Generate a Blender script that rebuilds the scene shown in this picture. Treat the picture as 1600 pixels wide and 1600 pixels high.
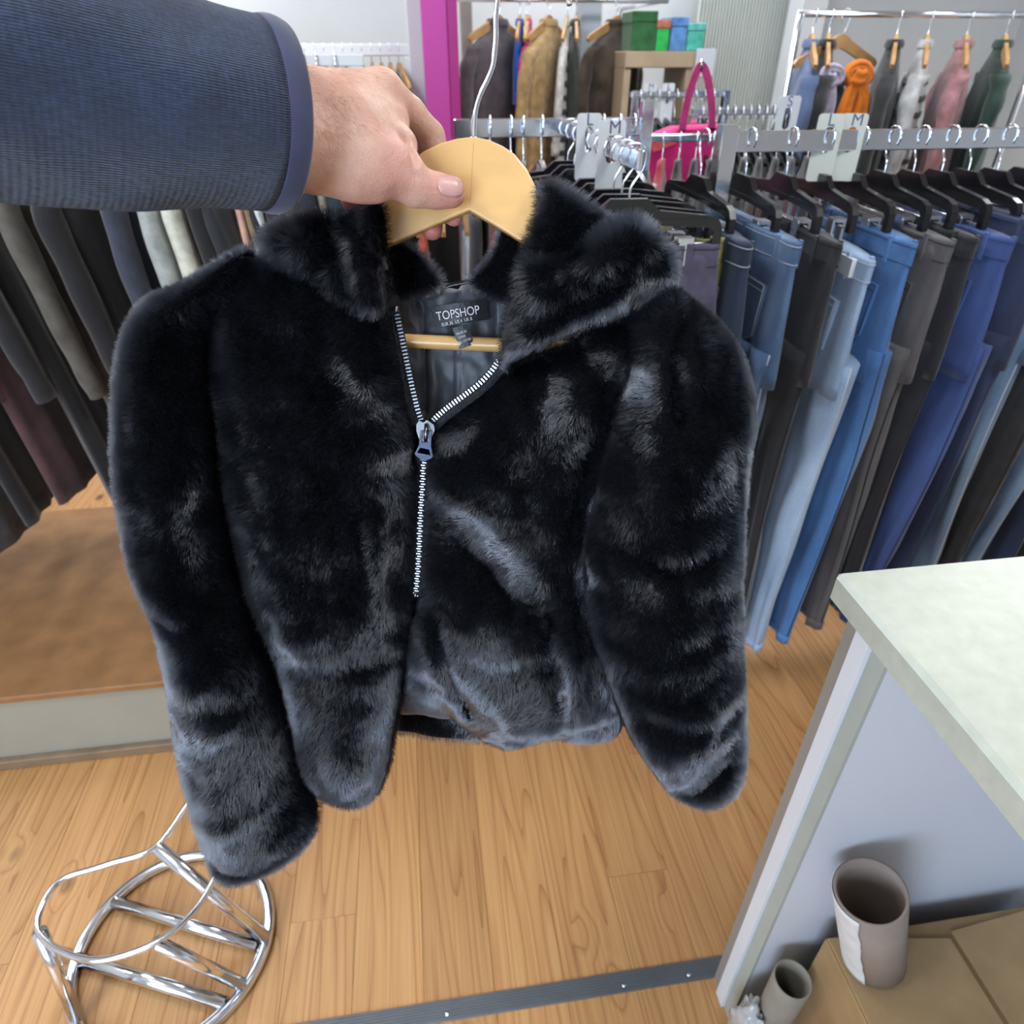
import bpy, bmesh, math, random
import numpy as np
from mathutils import Vector, Matrix, Quaternion
from mathutils.bvhtree import BVHTree

for o in list(bpy.data.objects):
    bpy.data.objects.remove(o, do_unlink=True)
scene = bpy.context.scene
COL = scene.collection
rng = np.random.default_rng(7)
random.seed(7)

# ------------------------------------------------------------------ camera
F_PX = 1060.0
PITCH, YAW, EYE = math.radians(34), math.radians(8), 1.6
_c, _s, _sh, _ch = math.cos(PITCH), math.sin(PITCH), math.sin(YAW), math.cos(YAW)
FW = np.array([_c * _sh, _c * _ch, -_s])
UP = np.array([_s * _sh, _s * _ch, _c])
RT = np.array([_ch, -_sh, 0.0])
CAM = np.array([0.0, 0.0, EYE])
cam_data = bpy.data.cameras.new('camera')
cam = bpy.data.objects.new('camera', cam_data)
COL.objects.link(cam)
cam_data.sensor_width = 36.0
cam_data.lens = F_PX / 1600.0 * 36.0
cam_data.clip_start = 0.02
cam_data.dof.use_dof = True
cam_data.dof.focus_distance = 0.60
cam_data.dof.aperture_fstop = 8.0
cam.matrix_world = Matrix(((RT[0], UP[0], -FW[0], CAM[0]),
                           (RT[1], UP[1], -FW[1], CAM[1]),
                           (RT[2], UP[2], -FW[2], CAM[2]),
                           (0, 0, 0, 1)))
scene.camera = cam

# ------------------------------------------------------------------ light
world = bpy.data.worlds.new('world')
scene.world = world
world.use_nodes = True
world.node_tree.nodes['Background'].inputs[0].default_value = (0.75, 0.86, 1.0, 1)
world.node_tree.nodes['Background'].inputs[1].default_value = 1.0
scene.view_settings.view_transform = 'Standard'
scene.view_settings.look = 'None'
scene.view_settings.gamma = 1.0
scene.view_settings.use_curve_mapping = False
scene.view_settings.exposure = -0.22

cy = scene.cycles
cy.max_bounces, cy.diffuse_bounces, cy.glossy_bounces, cy.transmission_bounces, cy.transparent_max_bounces = 4, 2, 2, 2, 4
cy.caustics_reflective = cy.caustics_refractive = False
cy.use_adaptive_sampling = True
cy.adaptive_threshold = 0.05

def area_light(name, loc, size, sizey, power, col, target=None):
    d = bpy.data.lights.new(name, 'AREA')
    d.shape = 'RECTANGLE'
    d.size, d.size_y, d.energy, d.color = size, sizey, power, col
    o = bpy.data.objects.new(name, d)
    COL.objects.link(o)
    o.location = loc
    if target is not None:
        o.rotation_euler = (Vector(target) - Vector(loc)).to_track_quat('-Z', 'Y').to_euler()
    return o

CEIL_Z = 2.75
WIN_C = (-1.35, -2.38, 1.60)          # shop window behind the photographer
LAMPS = [(-1.1, 0.3), (1.0, 0.3), (-1.1, 2.3), (1.0, 2.3), (-1.1, 3.9), (1.0, 3.9), (2.9, 2.3), (-2.9, 2.3)]
area_light('window_daylight', WIN_C, 2.6, 1.6, 190, (0.64, 0.79, 1.0), (0.15, 0.8, 1.2))
for lx, ly in LAMPS:
    area_light('ceiling_lamp_light', (lx, ly, CEIL_Z - 0.04), 0.58, 0.58, 19, (0.92, 0.96, 1.0))

# ------------------------------------------------------------------ helpers
def ray(x, y):
    return FW + RT * ((x - 800) / F_PX) - UP * ((y - 800) / F_PX)
def atD(x, y, d): return CAM + ray(x, y) * d
def atY(x, y, Y):
    r = ray(x, y); return CAM + r * (Y / r[1])
def atZ(x, y, z):
    r = ray(x, y); return CAM + r * ((z - EYE) / r[2])
def atX(x, y, X):
    r = ray(x, y); return CAM + r * (X / r[0])
def vproj(P):
    q = np.asarray(P) - CAM
    d = q @ FW
    return 800 + F_PX * (q @ RT) / d, 800 - F_PX * (q @ UP) / d

def tag(o, label=None, cat=None, group=None, kind=None):
    if label: o['label'] = label
    if cat: o['category'] = cat
    if group: o['group'] = group
    if kind: o['kind'] = kind
    return o
def empty(name, loc=(0, 0, 0), rz=0.0, label=None, cat=None, group=None):
    o = bpy.data.objects.new(name, None)
    COL.objects.link(o)
    o.location = loc
    o.rotation_euler = (0, 0, rz)
    o.empty_display_size = 0.05
    return tag(o, label, cat, group)
def link(name, me, mat=None, parent=None, smooth=True, local=False):
    """link mesh ME; world coordinates unless LOCAL (then in the parent's frame)"""
    o = bpy.data.objects.new(name, me)
    COL.objects.link(o)
    if mat is not None and not me.materials:
        me.materials.append(mat)
    if smooth and len(me.polygons):
        me.polygons.foreach_set('use_smooth', [True] * len(me.polygons))
    if parent is not None:
        o.parent = parent
        if not local:
            o.matrix_parent_inverse = world_of(parent).inverted()
    return o
def world_of(o):
    m = Matrix.Translation(o.location) @ o.rotation_euler.to_matrix().to_4x4()
    if o.parent is not None:
        m = world_of(o.parent) @ o.matrix_parent_inverse @ m
    return m
def pymesh(name, verts, faces):
    me = bpy.data.meshes.new(name)
    me.from_pydata([tuple(map(float, v)) for v in verts], [], [tuple(map(int, f)) for f in faces])
    me.update()
    return me
def copy_tree(o, parent=None, loc=None, rz=None):
    c = o.copy()
    COL.objects.link(c)
    if parent is not None: c.parent = parent
    if loc is not None: c.location = loc
    if rz is not None: c.rotation_euler = (o.rotation_euler[0], o.rotation_euler[1], rz)
    for ch in o.children:
        copy_tree(ch, c)
    return c

class MB:
    """collects simple shapes, becomes one mesh"""
    def __init__(self): self.v, self.f = [], []
    def add(self, vs, fs):
        n = len(self.v)
        self.v += [tuple(map(float, v)) for v in vs]
        self.f += [tuple(i + n for i in f) for f in fs]
        return self
    def box(self, lo, hi, bev=0.0):
        x0, y0, z0 = lo; x1, y1, z1 = hi
        if bev <= 0:
            vs = [(x0,y0,z0),(x1,y0,z0),(x1,y1,z0),(x0,y1,z0),(x0,y0,z1),(x1,y0,z1),(x1,y1,z1),(x0,y1,z1)]
            return self.add(vs, [(3,2,1,0),(4,5,6,7),(0,1,5,4),(1,2,6,5),(2,3,7,6),(3,0,4,7)])
        b = bev
        rings = []
        for z, k in ((z0, b), (z0 + b, 0), (z1 - b, 0), (z1, b)):
            c = b
            rings.append([(x0+c+k*0, y0+k, z), (x1-c, y0+k, z), (x1-k, y0+c, z), (x1-k, y1-c, z), (x1-c, y1-k, z), (x0+c, y1-k, z), (x0+k, y1-c, z), (x0+k, y0+c, z)])
        return self.loft(rings, True, True)
    def loft(self, rings, cap0=True, cap1=True, closed=True):
        n = len(rings[0]); vs = [p for r in rings for p in r]; fs = []
        for i in range(len(rings) - 1):
            for j in range(n if closed else n - 1):
                a, b = i*n + j, i*n + (j+1) % n
                fs.append((a, b, b + n, a + n))
        if closed and cap0: fs.append(tuple(range(n))[::-1])
        if closed and cap1: fs.append(tuple(range((len(rings)-1)*n, len(rings)*n)))
        return self.add(vs, fs)
    def tube(self, pts, r, seg=10, cap=True):
        pts = [Vector(p) for p in pts]
        rs = r if hasattr(r, '__len__') else [r] * len(pts)
        rings, nrm = [], None
        for i, p in enumerate(pts):
            t = (pts[min(i+1, len(pts)-1)] - pts[max(i-1, 0)])
            t = t.normalized() if t.length > 1e-9 else Vector((0,0,1))
            if nrm is None:
                nrm = t.orthogonal().normalized()
            nrm = (nrm - t * nrm.dot(t))
            nrm = nrm.normalized() if nrm.length > 1e-6 else t.orthogonal().normalized()
            b = t.cross(nrm)
            rings.append([p + (nrm*math.cos(a) + b*math.sin(a)) * rs[i] for a in [2*math.pi*k/seg for k in range(seg)]])
        return self.loft(rings, cap, cap)
    def prism(self, poly, z0, z1, frame=None, bev=0.0):
        """poly in (u, v); extruded along w from z0 to z1; frame(u, v, w) -> point"""
        fr = frame or (lambda u, v, w: (u, v, w))
        n = len(poly)
        if bev <= 0:
            rings = [[fr(u, v, z0) for u, v in poly], [fr(u, v, z1) for u, v in poly]]
        else:
            ins = inset(poly, bev)
            rings = [[fr(u, v, z0) for u, v in ins], [fr(u, v, z0+bev) for u, v in poly],
                     [fr(u, v, z1-bev) for u, v in poly], [fr(u, v, z1) for u, v in ins]]
        return self.loft(rings, True, True)
    def mesh(self, name='mesh'):
        me = pymesh(name, self.v, self.f)
        return me
    def build(self, name, mat, parent=None, smooth=False, local=False, auto=True):
        me = self.mesh(name)
        o = link(name, me, mat, parent, smooth, local)
        return o
def inset(poly, b):
    n = len(poly); out = []
    area = sum(poly[i][0]*poly[(i+1)%n][1] - poly[(i+1)%n][0]*poly[i][1] for i in range(n))
    sg = 1 if area > 0 else -1
    for i in range(n):
        p0, p1, p2 = Vector(poly[i-1]), Vector(poly[i]), Vector(poly[(i+1) % n])
        d1 = (p1-p0).normalized() if (p1-p0).length > 1e-9 else Vector((1,0))
        d2 = (p2-p1).normalized() if (p2-p1).length > 1e-9 else d1
        n1, n2 = Vector((-d1.y, d1.x))*sg, Vector((-d2.y, d2.x))*sg
        m = n1 + n2
        k = b / max(0.35, m.length_squared / 2)
        q = p1 + m * 0.5 * k * 1.0
        out.append((q.x, q.y))
    return out
def catmull(pts, per=6, closed=False):
    P = [np.asarray(p, float) for p in pts]; n = len(P); out = []
    rngi = range(n) if closed else range(n - 1)
    for i in rngi:
        p0 = P[(i-1) % n] if closed or i > 0 else 2*P[0]-P[1]
        p1, p2 = P[i], P[(i+1) % n]
        p3 = P[(i+2) % n] if closed or i < n-2 else 2*P[-1]-P[-2]
        for k in range(per):
            t = k / per
            out.append(0.5*((2*p1) + (-p0+p2)*t + (2*p0-5*p1+4*p2-p3)*t*t + (-p0+3*p1-3*p2+p3)*t**3))
    if not closed: out.append(P[-1])
    return np.array(out)

# lattice value noise, vectorised
_lat = rng.random((64, 64))
def vnoise(x, y, seed=0):
    x = np.asarray(x, float) + seed*7.31; y = np.asarray(y, float) + seed*3.77
    xi, yi = np.floor(x).astype(int), np.floor(y).astype(int)
    fx, fy = x - xi, y - yi
    fx, fy = fx*fx*(3-2*fx), fy*fy*(3-2*fy)
    g = lambda a, b: _lat[a & 63, b & 63]
    return (g(xi,yi)*(1-fx)+g(xi+1,yi)*fx)*(1-fy) + (g(xi,yi+1)*(1-fx)+g(xi+1,yi+1)*fx)*fy
def fbm(x, y, seed=0, oct=3):
    v, a, t = 0, 1, 0
    for i in range(oct):
        v = v + a*vnoise(np.asarray(x)*2**i, np.asarray(y)*2**i, seed+i*5); t += a; a *= .5
    return v/t

# ------------------------------------------------------------------ materials
_mats = {}
def nd(nt, kind, **kw):
    n = nt.nodes.new(kind)
    for k, v in kw.items():
        if k.startswith('i_'):
            key = k[2:].replace('_', ' ')
            n.inputs[key].default_value = v
        else:
            setattr(n, k, v)
    return n
def mat(name, col, rough=0.6, metal=0.0, var=0.12, scale=18.0, bump=0.0, bscale=None, stretch=(1, 1, 1), sheen=0.0,
        coat=0.0, spec=0.5, trans=0.0, emit=None, estr=0.0, sss=0.0, col2=None, detail=4.0, coords='Object', alpha=1.0, perobj=0.0):
    if name in _mats: return _mats[name]
    m = bpy.data.materials.new(name); m.use_nodes = True
    nt = m.node_tree; b = nt.nodes['Principled BSDF']
    b.inputs['Roughness'].default_value = rough
    b.inputs['Metallic'].default_value = metal
    b.inputs['Specular IOR Level'].default_value = spec
    b.inputs['Sheen Weight'].default_value = sheen
    b.inputs['Coat Weight'].default_value = coat
    b.inputs['Transmission Weight'].default_value = trans
    b.inputs['Alpha'].default_value = alpha
    if emit:
        b.inputs['Emission Color'].default_value = (*emit, 1); b.inputs['Emission Strength'].default_value = estr
        m.cycles.emission_sampling = 'NONE'
    if sss:
        b.inputs['Subsurface Weight'].default_value = sss
        b.inputs['Subsurface Radius'].default_value = (0.012, 0.004, 0.002)
    tc = nd(nt, 'ShaderNodeTexCoord'); mp = nd(nt, 'ShaderNodeMapping')
    mp.inputs['Scale'].default_value = stretch
    nt.links.new(tc.outputs[coords], mp.inputs['Vector'])
    c2 = col2 or tuple(max(0, c*(1-2*var)) for c in col)
    c1 = tuple(min(1, c*(1+var)) for c in col)
    no = nd(nt, 'ShaderNodeTexNoise', i_Scale=scale, i_Detail=detail)
    nt.links.new(mp.outputs[0], no.inputs['Vector'])
    rp = nd(nt, 'ShaderNodeValToRGB')
    rp.color_ramp.elements[0].position = 0.3; rp.color_ramp.elements[1].position = 0.7
    rp.color_ramp.elements[0].color = (*c2, 1); rp.color_ramp.elements[1].color = (*c1, 1)
    nt.links.new(no.outputs['Fac'], rp.inputs['Fac'])
    out = rp.outputs[0]
    if perobj:
        oi = nd(nt, 'ShaderNodeObjectInfo')
        hs = nd(nt, 'ShaderNodeHueSaturation')
        mr = nd(nt, 'ShaderNodeMapRange'); mr.inputs['To Min'].default_value = 1-perobj; mr.inputs['To Max'].default_value = 1+perobj
        nt.links.new(oi.outputs['Random'], mr.inputs['Value']); nt.links.new(mr.outputs[0], hs.inputs['Value'])
        nt.links.new(out, hs.inputs['Color']); out = hs.outputs[0]
    nt.links.new(out, b.inputs['Base Color'])
    if bump:
        n2 = nd(nt, 'ShaderNodeTexNoise', i_Scale=bscale or scale*3, i_Detail=5.0)
        nt.links.new(mp.outputs[0], n2.inputs['Vector'])
        bp = nd(nt, 'ShaderNodeBump', i_Strength=bump, i_Distance=0.002)
        nt.links.new(n2.outputs['Fac'], bp.inputs['Height']); nt.links.new(bp.outputs[0], b.inputs['Normal'])
    _mats[name] = m
    return m
def srgb(r, g, b):
    f = lambda c: (c/255/12.92) if c/255 <= .04045 else ((c/255+.055)/1.055)**2.4
    return (f(r), f(g), f(b))

M_chrome = mat('chrome', (0.88, 0.92, 0.98), rough=0.14, metal=1.0, var=0.02)
M_chrome_soft = mat('brushed chrome', (0.74, 0.76, 0.80), rough=0.28, metal=1.0, var=0.04)
M_black_plastic = mat('black plastic', (0.012, 0.012, 0.014), rough=0.22, var=0.1, spec=0.6)
M_white_plastic = mat('white plastic', (0.80, 0.83, 0.86), rough=0.4, var=0.03)
M_white_paint = mat('white paint', (0.80, 0.82, 0.84), rough=0.5, var=0.03, scale=3)
M_fabric = {}
def fabric(rgb, name=None, rough=0.85, bump=0.35, var=0.18, scale=30, sheen=0.3):
    key = name or 'fabric %d %d %d' % rgb
    return mat(key, srgb(*rgb), rough=rough, var=var, scale=scale, bump=bump, bscale=260, sheen=sheen)
# ================================================================== room shell
def plank_material():
    m = bpy.data.materials.new('pine plank'); m.use_nodes = True
    nt = m.node_tree; b = nt.nodes['Principled BSDF']; L = nt.links.new
    tc = nd(nt, 'ShaderNodeTexCoord'); oi = nd(nt, 'ShaderNodeObjectInfo')
    sc = nd(nt, 'ShaderNodeVectorMath', operation='SCALE'); sc.inputs['Scale'].default_value = 37.0
    cb = nd(nt, 'ShaderNodeCombineXYZ'); L(oi.outputs['Random'], cb.inputs[0]); L(oi.outputs['Random'], cb.inputs[1])
    L(cb.outputs[0], sc.inputs[0])
    ad = nd(nt, 'ShaderNodeVectorMath', operation='ADD'); L(tc.outputs['Object'], ad.inputs[0]); L(sc.outputs[0], ad.inputs[1])
    # long, slowly wandering grain
    mp = nd(nt, 'ShaderNodeMapping'); mp.inputs['Scale'].default_value = (7.0, 0.42, 1.0); L(ad.outputs[0], mp.inputs['Vector'])
    n1 = nd(nt, 'ShaderNodeTexNoise', i_Scale=1.0, i_Detail=2.0); L(mp.outputs[0], n1.inputs['Vector'])
    # knots bend the grain
    mk = nd(nt, 'ShaderNodeMapping'); mk.inputs['Scale'].default_value = (5.2, 3.1, 1.0); L(ad.outputs[0], mk.inputs['Vector'])
    vo = nd(nt, 'ShaderNodeTexVoronoi', i_Scale=1.0); L(mk.outputs[0], vo.inputs['Vector'])
    kd = nd(nt, 'ShaderNodeMapRange'); kd.inputs['From Min'].default_value = 0.03; kd.inputs['From Max'].default_value = 0.22
    L(vo.outputs['Distance'], kd.inputs['Value'])
    inv = nd(nt, 'ShaderNodeMath', operation='SUBTRACT'); inv.inputs[0].default_value = 1.0; L(kd.outputs[0], inv.inputs[1])
    mulk = nd(nt, 'ShaderNodeMath', operation='MULTIPLY'); mulk.inputs[1].default_value = 0.10; L(inv.outputs[0], mulk.inputs[0])
    sm = nd(nt, 'ShaderNodeMath', operation='ADD'); L(n1.outputs['Fac'], sm.inputs[0]); L(mulk.outputs[0], sm.inputs[1])
    fr = nd(nt, 'ShaderNodeMath', operation='MULTIPLY'); fr.inputs[1].default_value = 17.0; L(sm.outputs[0], fr.inputs[0])
    sn = nd(nt, 'ShaderNodeMath', operation='FRACT'); L(fr.outputs[0], sn.inputs[0])
    rp = nd(nt, 'ShaderNodeValToRGB'); e = rp.color_ramp.elements
    e[0].position = 0.0; e[0].color = (*srgb(212, 156, 100), 1)
    e[1].position = 1.0; e[1].color = (*srgb(178, 124, 76), 1)
    k = e.new(0.62); k.color = (*srgb(220, 166, 108), 1)
    k = e.new(0.90); k.color = (*srgb(204, 148, 92), 1)
    L(sn.outputs[0], rp.inputs['Fac'])
    # fine fibre
    mf = nd(nt, 'ShaderNodeMapping'); mf.inputs['Scale'].default_value = (190.0, 3.0, 1.0); L(ad.outputs[0], mf.inputs['Vector'])
    nf = nd(nt, 'ShaderNodeTexNoise', i_Scale=1.0, i_Detail=3.0); L(mf.outputs[0], nf.inputs['Vector'])
    mx = nd(nt, 'ShaderNodeMix', data_type='RGBA', blend_type='OVERLAY'); mx.inputs['Factor'].default_value = 0.35
    L(rp.outputs[0], mx.inputs['A']); L(nf.outputs['Fac'], mx.inputs['B'])
    # knot colour
    kr = nd(nt, 'ShaderNodeMapRange'); kr.inputs['From Min'].default_value = 0.04; kr.inputs['From Max'].default_value = 0.11
    kr.inputs['To Min'].default_value = 0.85; kr.inputs['To Max'].default_value = 0.0
    L(vo.outputs['Distance'], kr.inputs['Value'])
    gate = nd(nt, 'ShaderNodeMath', operation='GREATER_THAN'); gate.inputs[1].default_value = 0.38
    sp = nd(nt, 'ShaderNodeSeparateColor'); L(vo.outputs['Color'], sp.inputs[0]); L(sp.outputs[0], gate.inputs[0])
    kg = nd(nt, 'ShaderNodeMath', operation='MULTIPLY'); L(kr.outputs[0], kg.inputs[0]); L(gate.outputs[0], kg.inputs[1])
    mk2 = nd(nt, 'ShaderNodeMix', data_type='RGBA'); L(kg.outputs[0], mk2.inputs['Factor']); L(mx.outputs['Result'], mk2.inputs['A'])
    mk2.inputs['B'].default_value = (*srgb(84, 58, 40), 1)
    hs = nd(nt, 'ShaderNodeHueSaturation'); mr = nd(nt, 'ShaderNodeMapRange')
    mr.inputs['To Min'].default_value = 0.86; mr.inputs['To Max'].default_value = 1.08
    L(oi.outputs['Random'], mr.inputs['Value']); L(mr.outputs[0], hs.inputs['Value']); L(mk2.outputs['Result'], hs.inputs['Color'])
    L(hs.outputs[0], b.inputs['Base Color'])
    b.inputs['Roughness'].default_value = 0.42
    bp = nd(nt, 'ShaderNodeBump', i_Strength=0.12, i_Distance=0.002); L(nf.outputs['Fac'], bp.inputs['Height']); L(bp.outputs[0], b.inputs['Normal'])
    return m
M_plank = plank_material()
M_wall = mat('wall paint', srgb(222, 226, 228), rough=0.8, var=0.02, scale=2)
M_ceil = mat('ceiling paint', (0.80, 0.80, 0.79), rough=0.9, var=0.02, scale=2)
RX0, RX1, RY0, RY1 = -3.2, 3.6, -2.4, 4.4

fl = MB().box((RX0, RY0, -0.10), (RX1, RY1, -0.0215)).build('floor', mat('subfloor', (0.03, 0.02, 0.015), rough=0.9))
tag(fl, kind='structure')
PW = 0.145
plank_meshes = {}
def plank_mesh(L):
    k = round(L, 2)
    if k not in plank_meshes:
        plank_meshes[k] = MB().box((-PW/2 + .0003, -L/2 + .0003, -0.02), (PW/2 - .0003, L/2 - .0003, 0.0), 0.0007).mesh('plank')
        plank_meshes[k].materials.append(M_plank)
    return plank_meshes[k]
col_i = 0
x = 0.702 - PW/2 - PW*24
while x < RX1:
    y = RY0 + 0.1 + [0.0, -1.1, -0.5, -1.6, -0.8][col_i % 5] * 0.0
    first = [1.2, 2.0, 0.7, 1.6, 2.3][col_i % 5]
    if abs(x + PW/2 - (0.702 - PW*1.0 + PW/2)) < PW*0.55: first = 3.42       # the butt joint seen under the coat
    L = first
    while y < RY1 - 0.05:
        LL = min(L, RY1 - 0.03 - y)
        if LL > 0.1 and x > RX0 - 0.15:
            o = bpy.data.objects.new('plank', plank_mesh(LL))
            COL.objects.link(o); o.location = (x + PW/2, y + LL/2, 0); o.parent = fl
        y += L; L = 2.4
    x += PW; col_i += 1

def wall(name, lo, hi, m=M_wall):
    return tag(MB().box(lo, hi).build(name, m), kind='structure')
wall('wall_back', (RX0, RY1, -.1), (RX1, RY1 + .1, CEIL_Z))
wall('wall_left', (RX0 - .1, RY0, -.1), (RX0, RY1, CEIL_Z))
wall('wall_right', (RX1, RY0, -.1), (RX1 + .1, RY1, CEIL_Z))
wx0, wx1, wz0, wz1 = WIN_C[0] - 1.35, WIN_C[0] + 1.35, WIN_C[2] - .85, WIN_C[2] + .85
wf = MB()
wf.box((RX0, RY0 - .1, 0), (wx0, RY0, CEIL_Z)).box((wx1, RY0 - .1, 0), (RX1, RY0, CEIL_Z))
wf.box((wx0, RY0 - .1, 0), (wx1, RY0, wz0)).box((wx0, RY0 - .1, wz1), (wx1, RY0, CEIL_Z))
tag(wf.build('wall_front', M_wall), kind='structure')
wn = empty('window_1', (WIN_C[0], RY0, wz0)); tag(wn, kind='structure')
fm = MB()
for a0, a1, b0, b1 in ((wx0, wx1, wz0, wz0+.06), (wx0, wx1, wz1-.06, wz1), (wx0, wx0+.06, wz0, wz1), (wx1-.06, wx1, wz0, wz1), (WIN_C[0]-.03, WIN_C[0]+.03, wz0, wz1)):
    fm.box((a0, RY0 - .08, b0), (a1, RY0 - .02, b1))
fm.build('window_frame', M_white_paint, wn)
MB().box((wx0+.06, RY0 - .055, wz0+.06), (wx1-.06, RY0 - .05, wz1-.06)).build('pane', mat('window glass', (0.9, 0.95, 1.0), rough=0.02, trans=1.0, var=0), wn)
tag(MB().box((RX0, RY0, CEIL_Z), (RX1, RY1, CEIL_Z + .1)).build('ceiling', M_ceil), kind='structure')
LAMP_LABELS = ['square LED ceiling panel above the low platform', 'square LED ceiling panel above the counter', 'square LED ceiling panel above the long white rail', 'square LED ceiling panel above the jeans rack', 'square LED ceiling panel at the rear, over the white rack', 'square LED ceiling panel at the rear, over the wooden shelf', 'square LED ceiling panel near the side wall past the jeans', 'square LED ceiling panel near the side wall past the platform']
for i, (lx, ly) in enumerate(LAMPS):
    t = empty('ceiling_light', (lx, ly, CEIL_Z), label=LAMP_LABELS[i], cat='light', group='ceiling LED panels')
    fr = MB()
    for a in ((-.31, -.31, .31, -.29), (-.31, .29, .31, .31), (-.31, -.29, -.29, .29), (.29, -.29, .31, .29)):
        fr.box((lx+a[0], ly+a[1], CEIL_Z-.02), (lx+a[2], ly+a[3], CEIL_Z-.001))
    fr.build('panel_frame', M_white_paint, t)
    MB().box((lx-.29, ly-.29, CEIL_Z-.012), (lx+.29, ly+.29, CEIL_Z-.004)).build('diffuser', mat('lamp diffuser', (0.9, 0.9, 0.9), emit=(1, .98, .95), estr=4.0, var=0), t)
# ================================================================== coat plane
_A, _B = atD(720, 330, 0.60), atD(720, 1150, 0.735)
E1 = RT.copy()
E2 = (_B - _A) / np.linalg.norm(_B - _A)            # down along the hanging coat
EN = np.cross(E2, E1); EN /= np.linalg.norm(EN)
if EN @ FW > 0: EN = -EN                             # towards the photographer
def cp(x, y, layer=0.0):
    """points of the plane LAYER metres in front of the coat plane, seen at picture position x, y"""
    x, y = np.asarray(x, float), np.asarray(y, float)
    r = FW + RT * ((x - 800) / F_PX)[..., None] - UP * ((y - 800) / F_PX)[..., None]
    q = (_A + EN * layer - CAM) @ EN
    return CAM + r * (q / (r @ EN))[..., None]
PXM = 0.64 / F_PX                                    # about one picture pixel in metres at the coat

def inside(poly, x, y):
    r = np.zeros(np.shape(x), bool); n = len(poly)
    for i in range(n):
        x0, y0 = poly[i]; x1, y1 = poly[(i+1) % n]
        if y0 == y1: continue
        c = ((y0 > y) != (y1 > y)) & (x < (x1-x0)*(y-y0)/(y1-y0) + x0)
        r ^= c
    return r
def nearest(poly, x, y):
    bd = np.full(np.shape(x), 1e9); bx = np.zeros(np.shape(x)); by = np.zeros(np.shape(x)); n = len(poly)
    for i in range(n):
        x0, y0 = poly[i]; x1, y1 = poly[(i+1) % n]
        dx, dy = x1-x0, y1-y0; l2 = dx*dx+dy*dy
        if l2 < 1e-9: continue
        t = np.clip(((x-x0)*dx+(y-y0)*dy)/l2, 0, 1)
        qx, qy = x0+t*dx, y0+t*dy
        d = np.hypot(x-qx, y-qy); m = d < bd
        bd = np.where(m, d, bd); bx = np.where(m, qx, bx); by = np.where(m, qy, by)
    return bd, bx, by
def seg_dist(pts, x, y):
    bd = np.full(np.shape(x), 1e9)
    for (x0, y0), (x1, y1) in zip(pts[:-1], pts[1:]):
        dx, dy = x1-x0, y1-y0
        t = np.clip(((x-x0)*dx+(y-y0)*dy)/(dx*dx+dy*dy+1e-9), 0, 1)
        bd = np.minimum(bd, np.hypot(x-x0-t*dx, y-y0-t*dy))
    return bd

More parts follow.
